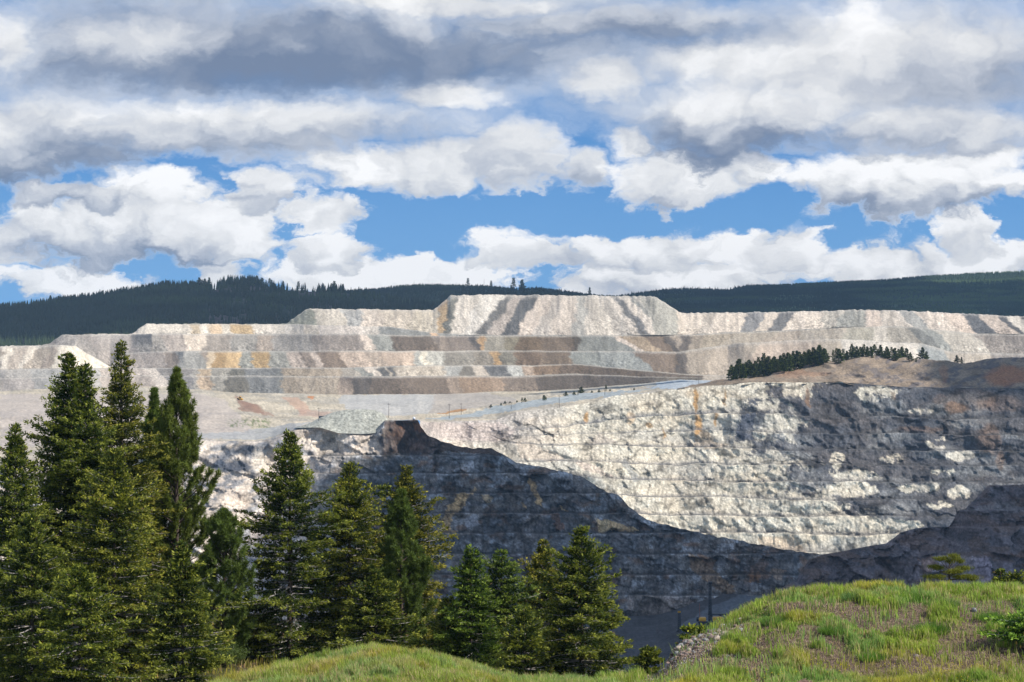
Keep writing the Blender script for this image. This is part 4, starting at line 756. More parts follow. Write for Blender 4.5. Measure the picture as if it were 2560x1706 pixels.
class MB:
    def __init__(s): s.V = []; s.F = []; s.n = 0
    def add(s, V_, F_):
        F_ = np.asarray(F_, int)
        if F_.shape[1] == 3: F_ = np.concatenate([F_, F_[:, 2:3]], 1)
        s.V.append(np.asarray(V_, float)); s.F.append(F_+s.n); s.n += len(V_); return s
    def tube(s, pts, rad, sides=6, cap=True):
        v_, f_ = tube(pts, rad, sides); s.add(v_, f_)
        if cap:
            n = len(v_); 
            for base, sg in ((s.n-n, -1), (s.n-sides, 1)):
                for k in range(1, sides-1, 2):
                    q = [base, base+k, base+k+1, base+min(k+2, sides-1)]; s.F.append(np.array([q if sg > 0 else q[::-1]]))
        return s
    def box(s, c, d, R=None, bev=0.0):
        c = np.array(c, float); h = np.array(d, float)/2; b = min(bev, h.min()*.9)
        o = []
        if b <= 0:
            o = [(x, y, z) for z in (-1, 1) for y in (-1, 1) for x in (-1, 1)]; V_ = np.array(o)*h
            F_ = [[0,2,3,1],[4,5,7,6],[0,1,5,4],[2,6,7,3],[0,4,6,2],[1,3,7,5]]
        else:
            V_ = []; 
            for z in (-h[2], -h[2]+b, h[2]-b, h[2]):
                k = b if abs(z) == h[2] else 0
                for (sx, sy) in ((-1,-1),(1,-1),(1,1),(-1,1)):
                    X_ = h[0]-k; Y_ = h[1]-k
                    pr_ = [(sx*X_, sy*(Y_-b)), (sx*(X_-b), sy*Y_)]
                    if sx*sy > 0: pr_ = pr_
                    else: pr_ = pr_[::-1]
                    V_ += [(p[0], p[1], z) for p in pr_]
            V_ = np.array(V_); F_ = []
            for l in range(3):
                for k in range(8): F_.append([l*8+k, l*8+(k+1) % 8, l*8+8+(k+1) % 8, l*8+8+k])
            F_ += [[24,25,26,27],[24,27,28,31],[28,29,30,31],[3,2,1,0],[7,4,3,0],[7,6,5,4]]
        if R is not None: V_ = V_@np.array(R).T
        s.add(V_+c, F_); return s
    def build(s, name, mat, parent=None, loc=None): return mk(name, np.concatenate(s.V), np.concatenate(s.F), mat, parent, loc=loc)
def norm(a): return a/(np.linalg.norm(a, axis=-1, keepdims=True)+1e-9)
def spruce(h, R, seed, prof=.8, gap=.12, dens=1.0, tone=(1, 1, 1), droop=.25, leader=.5, spray=(.17, .034), nb=11, bare_top=0.0):
    """crown of needle sprays on whorled limbs; returns crown V,F,C and limb MB"""
    r = np.random.default_rng(seed); limbs = MB(); org = []; dire = []; ln = []; wd = []; cl = []; nrm = []
    z = h-.25; lobe = r.uniform(0, 6.28, 3)
    while z > h*.04+.2:
        t = (h-z)/h
        rr = 1.32*R*(t**(prof*.9))*(.50+.50*sst(0, .30, t))*(1-.3*sst(.75, 1, t))+.04
        nbk = max(3, int(nb*(.6+.6*min(1, t*3))*dens))
        a0 = r.uniform(0, 6.28); wh = r.uniform(.78, 1.12)
        for k in range(nbk):
            if r.uniform() < gap: continue
            a = a0+k*6.283/nbk+r.normal(0, .22)
            big_f = 1.08+.26*math.sin(a*2+lobe[0]+z*.9)+.22*math.sin(a*3+lobe[1]-z*1.7)
            L = rr*wh*big_f*r.uniform(.55, 1.25)
            if r.uniform() < .05: L *= 1.25
            el0 = .95*(1-t)**4+.12-.45*t*droop*2+r.normal(0, .08)
            m = max(3, int(L/.22)+2); s_ = np.linspace(0, 1, m)
            elv = el0-droop*.9*s_+(droop*1.5)*s_**2.2*(1 if t > .15 else .3)
            step = L/(m-1); dxy = np.cumsum(np.r_[0, np.cos(elv[1:])*step]); dz = np.cumsum(np.r_[0, np.sin(elv[1:])*step])
            aw = a+np.cumsum(r.normal(0, .06, m)); P_ = np.stack([dxy*np.cos(aw), dxy*np.sin(aw), z+dz], -1)
            if L > .6 and r.uniform() < .75: limbs.add(*tube(P_, np.linspace(.010+.008*L, .004, m), 4))
            # sprays
            ns = int(L/.034*dens)+3; sp_ = r.uniform(.10 if t < .4 else .22, 1, ns)**.85; fi = sp_*(m-1); i0 = np.minimum(fi.astype(int), m-2); ff = (fi-i0)[:, None]
            base = P_[i0]*(1-ff)+P_[i0+1]*ff; tang = norm(P_[i0+1]-P_[i0]); side = norm(np.cross(tang, np.array([0, 0, 1.])))
            sg = r.choice([-1, 1], ns)[:, None]; wdt = (.10+.42*(1-sp_)*min(L, 2.4)/1.6+.06)[:, None]
            lat = r.uniform(.05, 1, ns)[:, None]*wdt
            o_ = base+side*sg*lat*1.0-np.array([0, 0, 1.])*lat*r.uniform(.0, .45, ns)[:, None]+r.normal(0, .03, (ns, 3))
            d_ = norm(tang*.9+side*sg*r.uniform(.3, 1.2, ns)[:, None]+np.array([0, 0, 1.])*r.normal(.08, .30, ns)[:, None])
            for rep_ in range(3):
                dd_ = norm(d_+r.normal(0, .42, (ns, 3))); org.append(o_+r.normal(0, .045, (ns, 3))*np.array([1, 1, .7])); dire.append(dd_); ln.append(r.uniform(.6, 1.25, ns)*spray[0]); wd.append(r.uniform(.7, 1.3, ns)*spray[1])
                cl.append(np.stack([sp_, np.full(ns, t), r.uniform(0, 1, ns)], -1))
        z -= r.uniform(.17, .30)*(1+.5*t)
    # leader shoot
    n = int(22*leader+8); zz = h-(.9*leader+.5)*r.uniform(0, 1, n)**.8; o_ = np.stack([r.normal(0, .03, n), r.normal(0, .03, n), zz], -1); org.append(o_); dire.append(norm(np.stack([r.normal(0, 1, n), r.normal(0, 1, n), np.full(n, 2.6)], -1)))
    ln.append(np.full(n, .13)); wd.append(np.full(n, .05)); cl.append(np.stack([np.ones(n), np.zeros(n), r.uniform(0, 1, n)], -1))
    O = np.concatenate(org); Dr = np.concatenate(dire); L = np.concatenate(ln)[:, None]; Wd = np.concatenate(wd)[:, None]; K = np.concatenate(cl); n = len(O)
    sd_ = norm(np.cross(Dr, norm(r.normal(0, 1, (n, 3))+np.array([0, 0, .8]))))
    mid = O+Dr*L*.45; V_ = np.stack([O, mid+sd_*Wd, O+Dr*L, mid-sd_*Wd], 1).reshape(-1, 3); F_ = np.arange(n*4).reshape(-1, 4)
    s_, t_, q = K[:, 0:1], K[:, 1:2], K[:, 2:3]
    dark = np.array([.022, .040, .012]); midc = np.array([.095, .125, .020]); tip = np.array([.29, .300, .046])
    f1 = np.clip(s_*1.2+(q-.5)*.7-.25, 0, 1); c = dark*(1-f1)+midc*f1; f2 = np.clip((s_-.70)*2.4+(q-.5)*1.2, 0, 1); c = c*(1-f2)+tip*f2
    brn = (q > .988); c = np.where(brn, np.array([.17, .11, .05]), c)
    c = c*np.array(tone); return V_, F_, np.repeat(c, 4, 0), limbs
def pine(h, R, seed, tone=(1, 1, 1), prof=.6, dens=1.0):
    r = np.random.default_rng(seed); limbs = MB(); org = []; dire = []; q_ = []
    z = h-.1
    while z > h*.10:
        t = (h-z)/h; rr = 1.45*R*min(1, (t*1.6)**prof)*(1-.3*sst(.7, 1, t))*(.5+.5*sst(0, .2, t))+.10
        nbk = int(r.integers(6, 9)*dens); a0 = r.uniform(0, 6.28)
        for k in range(nbk):
            a = a0+k*6.283/nbk+r.normal(0, .3); L = rr*r.uniform(.5, 1.2); el0 = .9*(1-t)+.15; m = 6; s_ = np.linspace(0, 1, m)
            elv = el0-.25*s_+.75*s_**2; step = L/(m-1); dxy = np.cumsum(np.r_[0, np.cos(elv[1:])*step]); dz = np.cumsum(np.r_[0, np.sin(elv[1:])*step]); aw = a+np.cumsum(r.normal(0, .08, m))
            P_ = np.stack([dxy*np.cos(aw), dxy*np.sin(aw), z+dz], -1); limbs.add(*tube(P_, np.linspace(.012+.012*L, .008, m), 4))
            nt_ = int(4+L*8.5)
            for _ in range(nt_):
                f = r.uniform(.25, 1)**.6; fi = f*(m-1); i0 = min(int(fi), m-2); b_ = P_[i0]+(P_[i0+1]-P_[i0])*(fi-i0); tg = norm(P_[i0+1]-P_[i0])
                b_ = b_+r.normal(0, .13, 3)*(1.3-f)*min(1, L); ax = norm(tg+np.array([0, 0, .7])+r.normal(0, .45, 3))
                nn = 34; s2 = r.uniform(0, .20, nn)[:, None]; dd_ = norm(ax*r.uniform(.2, 1.0, nn)[:, None]+r.normal(0, .55, (nn, 3))); org.append(b_+ax*s2); dire.append(dd_); q_.append(np.stack([np.full(nn, r.uniform()), r.uniform(0, 1, nn)], -1))
        z -= r.uniform(.30, .5)
    nn = 60; org.append(np.stack([0*np.arange(nn), 0*np.arange(nn), r.uniform(h-.5, h, nn)], -1)); dire.append(norm(r.normal(0, .6, (nn, 3))+np.array([0, 0, 1]))); q_.append(np.tile([.5, .5], (nn, 1)))
    O = np.concatenate(org); Dr = np.concatenate(dire); Q = np.concatenate(q_); n = len(O); L = r.uniform(.13, .24, n)[:, None]; sd_ = norm(np.cross(Dr, r.normal(0, 1, (n, 3))))*.013
    V_ = np.stack([O-sd_, O+sd_, O+Dr*L+sd_*.5, O+Dr*L-sd_*.5], 1).reshape(-1, 3)
    c = np.array([.105, .145, .032])*(.6+.9*Q[:, :1])*(.7+.6*Q[:, 1:]); return V_, np.arange(n*4).reshape(-1, 4), np.repeat(c*np.array(tone), 4, 0), limbs
def plant_tree(name, px, py_top, D, label, cat, kind='spruce', halfw=110, h=None, seed=1, loc_px=None, group=None, rad=None, lean=0.0, **kw):
    x = (px-1280)/F*D; zb = float(near_z(np.array([x]), np.array([D]))[0])-.1; zt = (HZ-py_top)/F*D
    h = zt-zb; R = halfw/F*D
    fn = spruce if kind == 'spruce' else pine
    V_, F_, c, limbs = fn(h, R, seed, **kw)
    V_ = V_.copy(); V_[:, 0] += lean*V_[:, 2]
    e = empty(name, (x, D, zb), label, cat, group)
    rb = rad or h*.0105+.03
    zz = np.linspace(0, h*.985, 14); rg = np.random.default_rng(seed+500); wob = np.cumsum(rg.normal(0, .012, (14, 2)), 0)*0
    tb = MB().tube(np.stack([lean*zz+wob[:, 0], wob[:, 1], zz], -1), rb*(1-zz/h)**.85+.012, 8)
    tb.build('trunk', M_bark, e)
    if limbs.V:
        for v_ in limbs.V: v_[:, 0] += lean*v_[:, 2]
        limbs.build('limbs', M_twig if kind == 'spruce' else M_bark, e)
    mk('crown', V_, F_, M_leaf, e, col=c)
    return e, h
FG = 'conifers growing below the foreground knolls'
TREES = [
 ('spruce_tree', 172, 880, 118, 'tallest broad spruce at the left, one of two tops side by side, left top', 'spruce', 165, dict(seed=11, gap=.16, prof=.72)),
 ('spruce_tree', 212, 906, 117, 'spruce joined against the broad left spruce, its narrower right-hand top', 'spruce', 120, dict(seed=12, gap=.2, prof=.7)),
 ('spruce_tree', 303, 852, 122, 'highest spire in the picture, thin ragged spruce with sparse cone-laden top', 'spruce', 122, dict(seed=13, gap=.24, prof=.74, tone=(1.15,1.0,1.0))),
 ('pine_tree', 441, 935, 125, 'dark long-needled pine with tufted top right of the tallest spruces', 'pine', 96, dict(seed=14, tone=(1.25, 1.1, 1.0))),
 ('pine_tree', 386, 985, 127, 'short pointed pine top showing between the ragged spruce and the tall pine', 'pine', 62, dict(seed=15)),
 ('spruce_tree', 39, 1056, 112, 'narrow spruce cut by the left edge of the photo', 'spruce', 115, dict(seed=16, gap=.1)),
 ('spruce_tree', 285, 1120, 108, 'full yellow-green spruce standing in front of the tall ragged spruce', 'spruce', 150, dict(seed=17, gap=.08, prof=.75, tone=(1.2,1.1,1.0))),
 ('spruce_tree', 80, 1285, 104, 'low dense spruce in the bottom left corner', 'spruce', 125, dict(seed=18, gap=.08)),
 ('spruce_tree', 200, 1410, 100, 'low feathery spruce at the bottom between two larger spruces', 'spruce', 120, dict(seed=19, gap=.08, tone=(1.1,1.1,1.0))),
 ('pine_tree', 560, 1292, 118, 'rounded bushy pine right of the tall pine with reddish top shoots', 'pine', 62, dict(seed=20, prof=.4)),
 ('spruce_tree', 456, 1350, 103, 'pointed low spruce in front of the two pines', 'spruce', 92, dict(seed=21, gap=.06)),
 ('spruce_tree', 725, 1078, 120, 'open spruce standing alone against the lit corner of the pit', 'spruce', 125, dict(seed=22, gap=.18, prof=.66)),
 ('spruce_tree', 874, 1157, 123, 'full spruce with two forked leader shoots right of the open spruce', 'spruce', 118, dict(seed=23, gap=.14, prof=.6, tone=(1.15,1.05,1.0))),
 ('spruce_tree', 1017, 1165, 125, 'spruce with a long bare branch sticking out left near its top', 'spruce', 105, dict(seed=24, gap=.2, prof=.66, tone=(1.2,1.0,1.0))),
 ('pine_tree', 1003, 1240, 119, 'slim dark pine directly in front of the spruce with the bare branch', 'pine', 58, dict(seed=25, prof=.55, tone=(.9,.9,.9))),
 ('spruce_tree', 1177, 1365, 112, 'narrow dark green spruce, left end of the right-hand clump', 'spruce', 78, dict(seed=26, gap=.06, tone=(.75,.95,.9))),
 ('spruce_tree', 1254, 1373, 114, 'pale bluish-topped spruce second in the right-hand clump', 'spruce', 100, dict(seed=27, gap=.1, tone=(.9,1.05,1.25))),
 ('spruce_tree', 1357, 1347, 117, 'spruce with brownish cone-bearing top behind the largest right-hand spruce', 'spruce', 110, dict(seed=28, gap=.12, tone=(1.2,1.0,1.0))),
 ('spruce_tree', 1454, 1312, 108, 'large symmetrical spruce at the right end of the tree clump', 'spruce', 165, dict(seed=29, gap=.07, prof=.86)),
 ('spruce_tree', 1120, 1490, 113, 'short spruce filling the gap between the slim pine and right-hand clump', 'spruce', 70, dict(seed=30, gap=.06)),
 ('spruce_tree', 640, 1500, 121, 'small spruce low in the gap left of the open spruce', 'spruce', 55, dict(seed=31, gap=.1)),
 ('spruce_tree', 1620, 1615, 100, 'little dark fir at the foot of the stony slope', 'spruce', 42, dict(seed=32, gap=.05, dens=1.3)),
 ('spruce_tree', 1722, 1560, 97, 'thin yellow-green sapling rising beside the stony slope', 'spruce', 20, dict(seed=33, gap=.15, dens=1.0, tone=(1.5,1.5,1.2))),
 ('spruce_tree', 1755, 1560, 98, 'shaggy young fir behind the pile of stones', 'spruce', 24, dict(seed=34, gap=.15, tone=(1.3,1.4,1.2))),
 ('spruce_tree', 1310, 1520, 106, 'low spruce in front between the bluish and the large right spruce', 'spruce', 90, dict(seed=39, gap=.06)),
 ('spruce_tree', 940, 1420, 117, 'squat spruce filling in below the forked-top spruce', 'spruce', 85, dict(seed=40, gap=.06)),
]
for (nm, px, pyt, D, lab, kd, hw, kw) in TREES:
    e, h = plant_tree(nm, px, pyt, D, lab, 'tree', kd, hw, group=FG, **kw)
    if 'long bare branch' in lab:
        zb = (HZ-1240)/F*D-e.location[2]
        MB().tube([(0, 0, zb-.55), (-.6, -.1, zb-.1), (-1.15, -.15, zb+.32)], [.035, .025, .01], 5).build('bare_branch', M_twig, e)
        v_, f_, c_, lb = spruce(.9, .35, 91, dens=.8); v_ = v_+np.array([-1.15, -.15, zb-.25]); mk('tip_foliage', v_, f_, M_leaf, e, col=c_)
# saplings on the right knoll
def small_on(px, pyt, D, lab, hw, kd='spruce', **kw): return plant_tree('conifer_sapling' if kd == 'spruce' else 'young_pine', px, pyt, D, lab, 'tree', kd, hw, **kw)
small_on(2501, 1418, 103, 'left of the two tiny conifer saplings behind the grassy crest', 12, seed=35, gap=.05, dens=.9)
small_on(2537, 1427, 103, 'right of the two tiny conifer saplings behind the grassy crest', 15, seed=36, gap=.05, dens=.9)
# flat-topped young pine behind the crest
def young_pine():
    D = 104; x = (2373-1280)/F*D; zb = float(near_z(np.array([x]), np.array([D]))[0])-.1; z0 = (HZ-1455)/F*D
    e = empty('young_pine', (x, D, zb), 'small open yellow-green pine standing alone on the knoll crest', 'tree'); k0 = z0-zb
    r = np.random.default_rng(60); tr = MB().tube([(0, 0, 0), (.01, 0, k0), (-.02, 0, k0+.55), (.06, 0, k0+1.05)], [.06, .045, .03, .012], 7); tr.build('trunk', M_bark, e); limbs = MB(); pads = []
    for (bx, bz, tx, tz, w_) in [(0,.55,-.42,.98,.2),(0,.5,-.25,1.0,.16),(0,.6,.15,1.12,.2),(0,.65,.32,.95,.2),(0,.5,.52,.85,.14),(0,.3,-.62,.62,.24),(0,.3,-.40,.55,.18),(0,.25,.65,.55,.28),(0,.3,.35,.45,.26),(0,.12,.10,.42,.24),(0,.05,-.75,.20,.30),(0,.05,-.45,.22,.2),(0,.1,.85,.20,.32),(0,.05,.45,.18,.3),(0,.1,1.02,.10,.2),(0,.6,.02,.85,.14)]:
        yy = r.uniform(-.25, .25); P_ = np.array([(bx, 0, k0+bz), (tx*.5, yy*.5, k0+bz*.6+tz*.35), (tx, yy, k0+tz-.03)]); limbs.add(*tube(P_, [.018, .012, .006], 4)); pads.append((tx, yy, k0+tz, w_))
    limbs.build('limbs', M_bark, e); O = []; Dd = []
    for (a, b, c_, w_) in pads:
        n = int(520*w_/.2); q = r.normal(0, 1, (n, 3))*np.array([w_*.62, w_*.5, .045]); O.append(q+np.array([a, b, c_])); Dd.append(norm(r.normal(0, .6, (n, 3))+np.array([0, 0, 1.0])))
    O = np.concatenate(O); Dd = np.concatenate(Dd); n = len(O); sd_ = norm(np.cross(Dd, r.normal(0, 1, (n, 3))))*.008; L = r.uniform(.05, .10, n)[:, None]
    V_ = np.stack([O-sd_, O+sd_, O+Dd*L+sd_*.5, O+Dd*L-sd_*.5], 1).reshape(-1, 3); u_ = r.uniform(0, 1, (n, 1)); low = np.clip(1.2-(O[:, 2:3]-k0), .3, 1)
    c = (np.array([.24, .23, .03])*u_+np.array([.08, .11, .02])*(1-u_)); mk('crown', V_, np.arange(n*4).reshape(-1, 4), M_leaf, e, col=np.repeat(c, 4, 0))
young_pine()
# fir shrub with cones at the right edge
def fir_shrub():
    D = 85; x = (2590-1280)/F*D; zb = float(near_z(np.array([x]), np.array([D]))[0])
    V_, F_, c, limbs = spruce(1.35, 1.15, 61, prof=.55, gap=.05, dens=1.5, tone=(1.2, 1.7, 1.5), droop=.1, spray=(.13, .035), nb=8)
    e = empty('fir_shrub', (x, D, zb), 'low bright green fir at the right edge hung with yellow cones', 'shrub')
    MB().tube([(0, 0, 0), (0, 0, 1.2)], [.05, .01], 7).build('trunk', M_bark, e); limbs.build('limbs', M_twig, e); mk('crown', V_, F_, M_leaf, e, col=c)
    r = np.random.default_rng(62)
    for k in range(14):
        a = r.uniform(3.3, 5.6); rr = r.uniform(.45, .95); cx, cy, cz = rr*math.cos(a), rr*math.sin(a), r.uniform(.25, .75); zs = np.linspace(0, -.13, 5)
        MB().tube(np.stack([cx+0*zs, cy+0*zs, cz+zs], -1), [.008, .02, .022, .018, .006], 6).build('cone', M_orange, e)
fir_shrub()
# deciduous shrubs in the gap
def shrub(px, py, D, R, hgt, seed, lab, col):
    x = (px-1280)/F*D; zb = float(near_z(np.array([x]), np.array([D]))[0]); r = np.random.default_rng(seed)
    e = empty('leafy_shrub', (x, D, zb), lab, 'shrub'); st_ = MB(); pts = []
    for k in range(16):
        a = r.uniform(0, 6.28); q = r.uniform(.2, 1)*R; t = np.array([math.cos(a)*q, math.sin(a)*q, hgt*r.uniform(.5, 1)]); st_.add(*tube([(0, 0, 0), t*np.array([.4, .4, .6]), t], [.02, .012, .004], 4)); pts.append(t)
    st_.build('stems', M_twig, e); pts = np.array(pts); n = 4200; i = r.integers(0, 16, n); O = pts[i]*r.uniform(.55, 1.05, (n, 1))+r.normal(0, .14, (n, 3))*np.array([1, 1, .8]); O[:, 2] = np.abs(O[:, 2]); d1 = norm(r.normal(0, 1, (n, 3))); d2_ = norm(np.cross(d1, r.normal(0, 1, (n, 3))))
    V_ = np.stack([O-d1*.04, O+d2_*.022, O+d1*.04, O-d2_*.022], 1).reshape(-1, 3); c = np.array(col)*r.uniform(.5, 1.4, (n, 1)); mk('leaves', V_, np.arange(n*4).reshape(-1, 4), M_leaf, e, col=np.repeat(c, 4, 0))
shrub(592, 1540, 128, 1.0, 1.7, 70, 'bright yellow-green leafy shrub in the gap below the bushy pine', (.19, .22, .05))
shrub(575, 1620, 116, .9, 1.1, 71, 'dull green leafy shrub low in the gap between trees', (.10, .14, .04))
shrub(620, 1670, 108, .6, .5, 72, 'greyish twiggy shrub beside the left end of the left knoll', (.20, .18, .10))
shrub(1800, 1535, 97, .45, .75, 73, 'thin weedy shrub on the left shoulder of the right knoll', (.12, .19, .09))

# =================================================================== things on the mine and hills
def ground_at(grid, px, py):
    X = 1280+grid[..., 0]/grid[..., 1]*F; Y = HZ-grid[..., 2]/grid[..., 1]*F
    k = np.argmin((X-px)**2+(Y-py)**2*2); return grid.reshape(-1, 3)[k].copy()
ORD = 'first second third fourth fifth sixth seventh eighth ninth tenth eleventh twelfth thirteenth fourteenth fifteenth sixteenth seventeenth eighteenth nineteenth twentieth'.split()
def ordw(i):
    if i < 20: return ORD[i]
    t = {2: 'twenty', 3: 'thirty', 4: 'forty', 5: 'fifty'}[(i+1)//10]; u_ = (i+1) % 10
    return t.replace('y', 'ieth') if u_ == 0 else t+'-'+ORD[u_-1]
# far conifer models (5 m tall, scaled when placed)
def far_model(seed, R, dens, gap, prof, tone):
    V_, F_, c, limbs = spruce(5.0, R, seed, prof=prof, gap=gap, dens=dens, nb=9, spray=(.34, .10), tone=tone, droop=.15)
    tb = MB().tube([(0, 0, -.3), (0, 0, 2.5), (0, 0, 4.9)], [.075, .05, .01], 6)
    a = mk('crown', V_, F_, M_leaf, col=c); b = tb.build('trunk', M_bark); return a, b
FARM = [far_model(800, .95, .40, .08, .7, (.55, .62, .8)), far_model(801, .75, .40, .12, .6, (.5, .58, .75)), far_model(802, 1.25, .45, .05, .75, (.5, .55, .75)), far_model(803, .55, .35, .30, .6, (.6, .6, .7))]
used_far = set()
def far_tree(name, p, H, m, rz, label, group, wid=1.0, cat='tree'):
    e = empty(name, tuple(p), label, cat, group); e.rotation_euler = (0, 0, rz); e.scale = (H/5*wid, H/5*wid, H/5)
    for o in FARM[m]:
        c = o if (m, o.name.split('.')[0]) not in used_far else o.copy()
        if c is o: used_far.add((m, o.name.split('.')[0]))
        else: COL.objects.link(c)
        c.parent = e
    return e
RT = [(1828,914,951),(1838,918,951),(1848,899,950),(1859,912,949),(1867,916,948),(1876,908,947),(1884,912,944),(1892,913,944),(1901,904,942),(1909,886,941),(1920,892,940),(1927,908,938),(1934,896,937),(1942,902,935),(1951,889,934),(1961,899,931),(1970,883,929),(1980,893,925),(1992,878,923),(2002,892,921),(2011,881,919),(2022,879,917),(2033,869,915),(2042,886,913),(2049,865,912),(2060,874,911),(2069,890,907),(2083,878,903),(2098,873,908),(2108,892,900),(2117,879,901),(2129,861,894),(2142,867,894),(2156,870,893),(2168,868,893),(2180,884,896),(2192,880,897),(2201,865,898),(2217,868,898),(2237,870,901),(2254,878,902),(2266,872,903),(2276,882,903),(2290,896,905),(2306,869,903),(2316,880,904),(2392,890,908),(2404,895,909)]
for i, (px, pt_, pb) in enumerate(RT):
    p = ground_at(GR_R, px, pb); D = p[1]; H = (pb-pt_)/F*D+.8; p[0] = (px-1280)/F*D; p[2] -= .4
    m = [0, 1, 2, 1][i % 4] if px not in (2069, 2083) else 3
    if px in (2306, 2237, 2254, 2266): m = 2
    far_tree('spruce_tree', p, H, m, i*1.7, 'dark spruce on the brown ridge above the pit, '+ordw(i)+' from the left in its row', 'dark spruces along the ridge above the pit', 1.15 if m != 2 else 1.0)
for i in range(50):
    px = 1833+i*(7.9 if i < 30 else 8.6); p = ground_at(GR_R, px, ip(np.array([px]), [(1828,949),(1909,938),(1992,921),(2065,909),(2157,893),(2320,903)])[0]); D = p[1]+9; p[0] = (px-1280)/F*D; p[1] = D; p[2] -= .3
    far_tree('spruce_tree', p, (8.5 if i < 30 else 5.5)+4.5*((i*37) % 11)/11, [1, 0, 3, 1][i % 4], i*2.3, 'shorter spruce in the back row of the ridge grove, '+ordw(i)+' from the left', 'shorter back spruces of the ridge row', 1.2)
RS = [(1226,1011,1019,2),(1252,1007,1014,0),(1263,1002,1011,0),(1275,1004,1009,2),(1293,1001,1009,0),(1304,994,1007,3),(1313,994,1005,0),(1360,988,1002,0),(1366,992,999,1),(1415,979,991,2),(1435,979,989,2),(1453,967,986,2),(1444,981,988,3),(1479,976,984,2),(1497,974,983,2),(1514,962,978,3),(1524,973,978,2),(1584,972,976,2)]
for i, (px, pt_, pb, m) in enumerate(RS):
    p = ground_at(GR_G, px, pb); H = max(1.8, (pb-pt_)/F*p[1]); p[2] -= .1
    far_tree('young_conifer', p, H, m, i*2.1, 'young conifer beside the pale haul road, '+ordw(i)+' from the left', 'young conifers beside the haul road', 1.5)
# trees standing out of the skyline
SK = [(126,739,0),(146,740,0),(158,743,1),(177,738,1),(191,743,0),(256,727,0),(294,722,1),(309,717,0),(325,722,2),(342,717,2),(355,712,1),(375,709,1),(420,702,1),(477,702,1),(498,694,2),(505,700,1),(512,697,0),(523,695,1),(530,699,4),(574,695,4),(584,687,4),(609,693,3),(621,697,4),(642,689,0),(656,695,2),(674,696,3),(679,700,3),(708,703,1),(746,704,3),(800,715,3),(829,709,3),(836,703,3),(857,711,1),
      (1035,702,4),(1102,706,4),(1142,706,4),(1170,696,3),(1194,708,4),(1210,697,4),(1228,702,3),(1278,712,3),(1284,695,3),(1305,699,2),(1398,722,3),(1418,723,4),(1474,719,1),(1860,714,3),(1874,713,3),(1820,712,4)]
nS = 0; nC = 0
for i, (px, pt_, m) in enumerate(SK):
    if px < 860: D = 3290; base = ip(np.array([px]), H1)[0]
    elif px < 1500: D = 4190; base = ip(np.array([px]), H2)[0]
    else: D = 4890; base = ip(np.array([px]), H3)[0]
    p = np.array(pt(px, base+3, D)); H = (base+3-pt_)/F*D
    if m < 4:
        far_tree('skyline_conifer', p, H, m, i*1.3, 'conifer standing above the forested skyline, '+ordw(nC)+' from the left among the live ones', 'live conifers standing out on the skyline', 1.25 if m == 3 else .95); nC += 1
    else:
        e = empty('dead_tree', tuple(p), 'bare dead trunk standing above the forested skyline, '+ordw(nS)+' from the left among the dead ones', 'tree', 'dead trunks standing out on the skyline'); nS += 1
        st_ = MB().tube([(0, 0, 0), (.1, 0, H*.6), (.2, 0, H)], [.28, .2, .06], 5); rr_ = random.Random(i)
        for k in range(9):
            a = rr_.uniform(0, 6.28); z = H*rr_.uniform(.35, .92); L = rr_.uniform(.5, 1.5)*(1.2-z/H); st_.tube([(0.1, 0, z), (.1+math.cos(a)*L, math.sin(a)*L, z+.25*L)], [.09, .03], 4)
        st_.build('trunk', M_bark, e)
# utility poles
def pole(px, pyt, pyb, grid, label, arm=1.1):
    p = ground_at(grid, px, pyb); D = p[1]; H = (pyb-pyt)/F*D; x = (px-1280)/F*D
    e = empty('utility_pole', (x, D, p[2]-.2), label, 'pole', 'utility poles along the mine roads')
    MB().tube([(0, 0, 0), (0, 0, H)], [.16, .11], 8).build('post', M_wood, e); MB().box((0, .17, H-.9), (arm*2, .14, .16), bev=.02).build('crossarm', M_wood, e)
    ins = MB()
    for q in (-.9, -.35, .35, .9): ins.tube([(q*arm, .17, H-.84), (q*arm, .17, H-.55)], [.07, .05], 6)
    ins.build('insulators', M_dark, e)
for a in [(797,1017,1065,GR_G,'leaning thin pole beside the dark container'),(972,1007,1046,GR_G,'pole on the flat left of the white tank'),(1123,1009,1047,GR_G,'taller of the two close poles beside the road bend'),(1153,1007,1037,GR_G,'shorter of the two close poles beside the road bend'),(1278,1004,1024,GR_G,'small pole at the edge of the pale road'),
          (1398,988,1019,GR_G,'pole on the pit rim right of the small road pole'),(1512,969,988,GR_G,'short pole where the road climbs near the yellowish conifer'),(1747,940,962,GR_G,'short pole beside the bluish road in the valley between dumps'),(2192,855,893,GR_R,'pole sticking up among the dark ridge spruces'),(2410,857,906,GR_R,'tall pole on the ridge near the right edge')]: pole(*a)
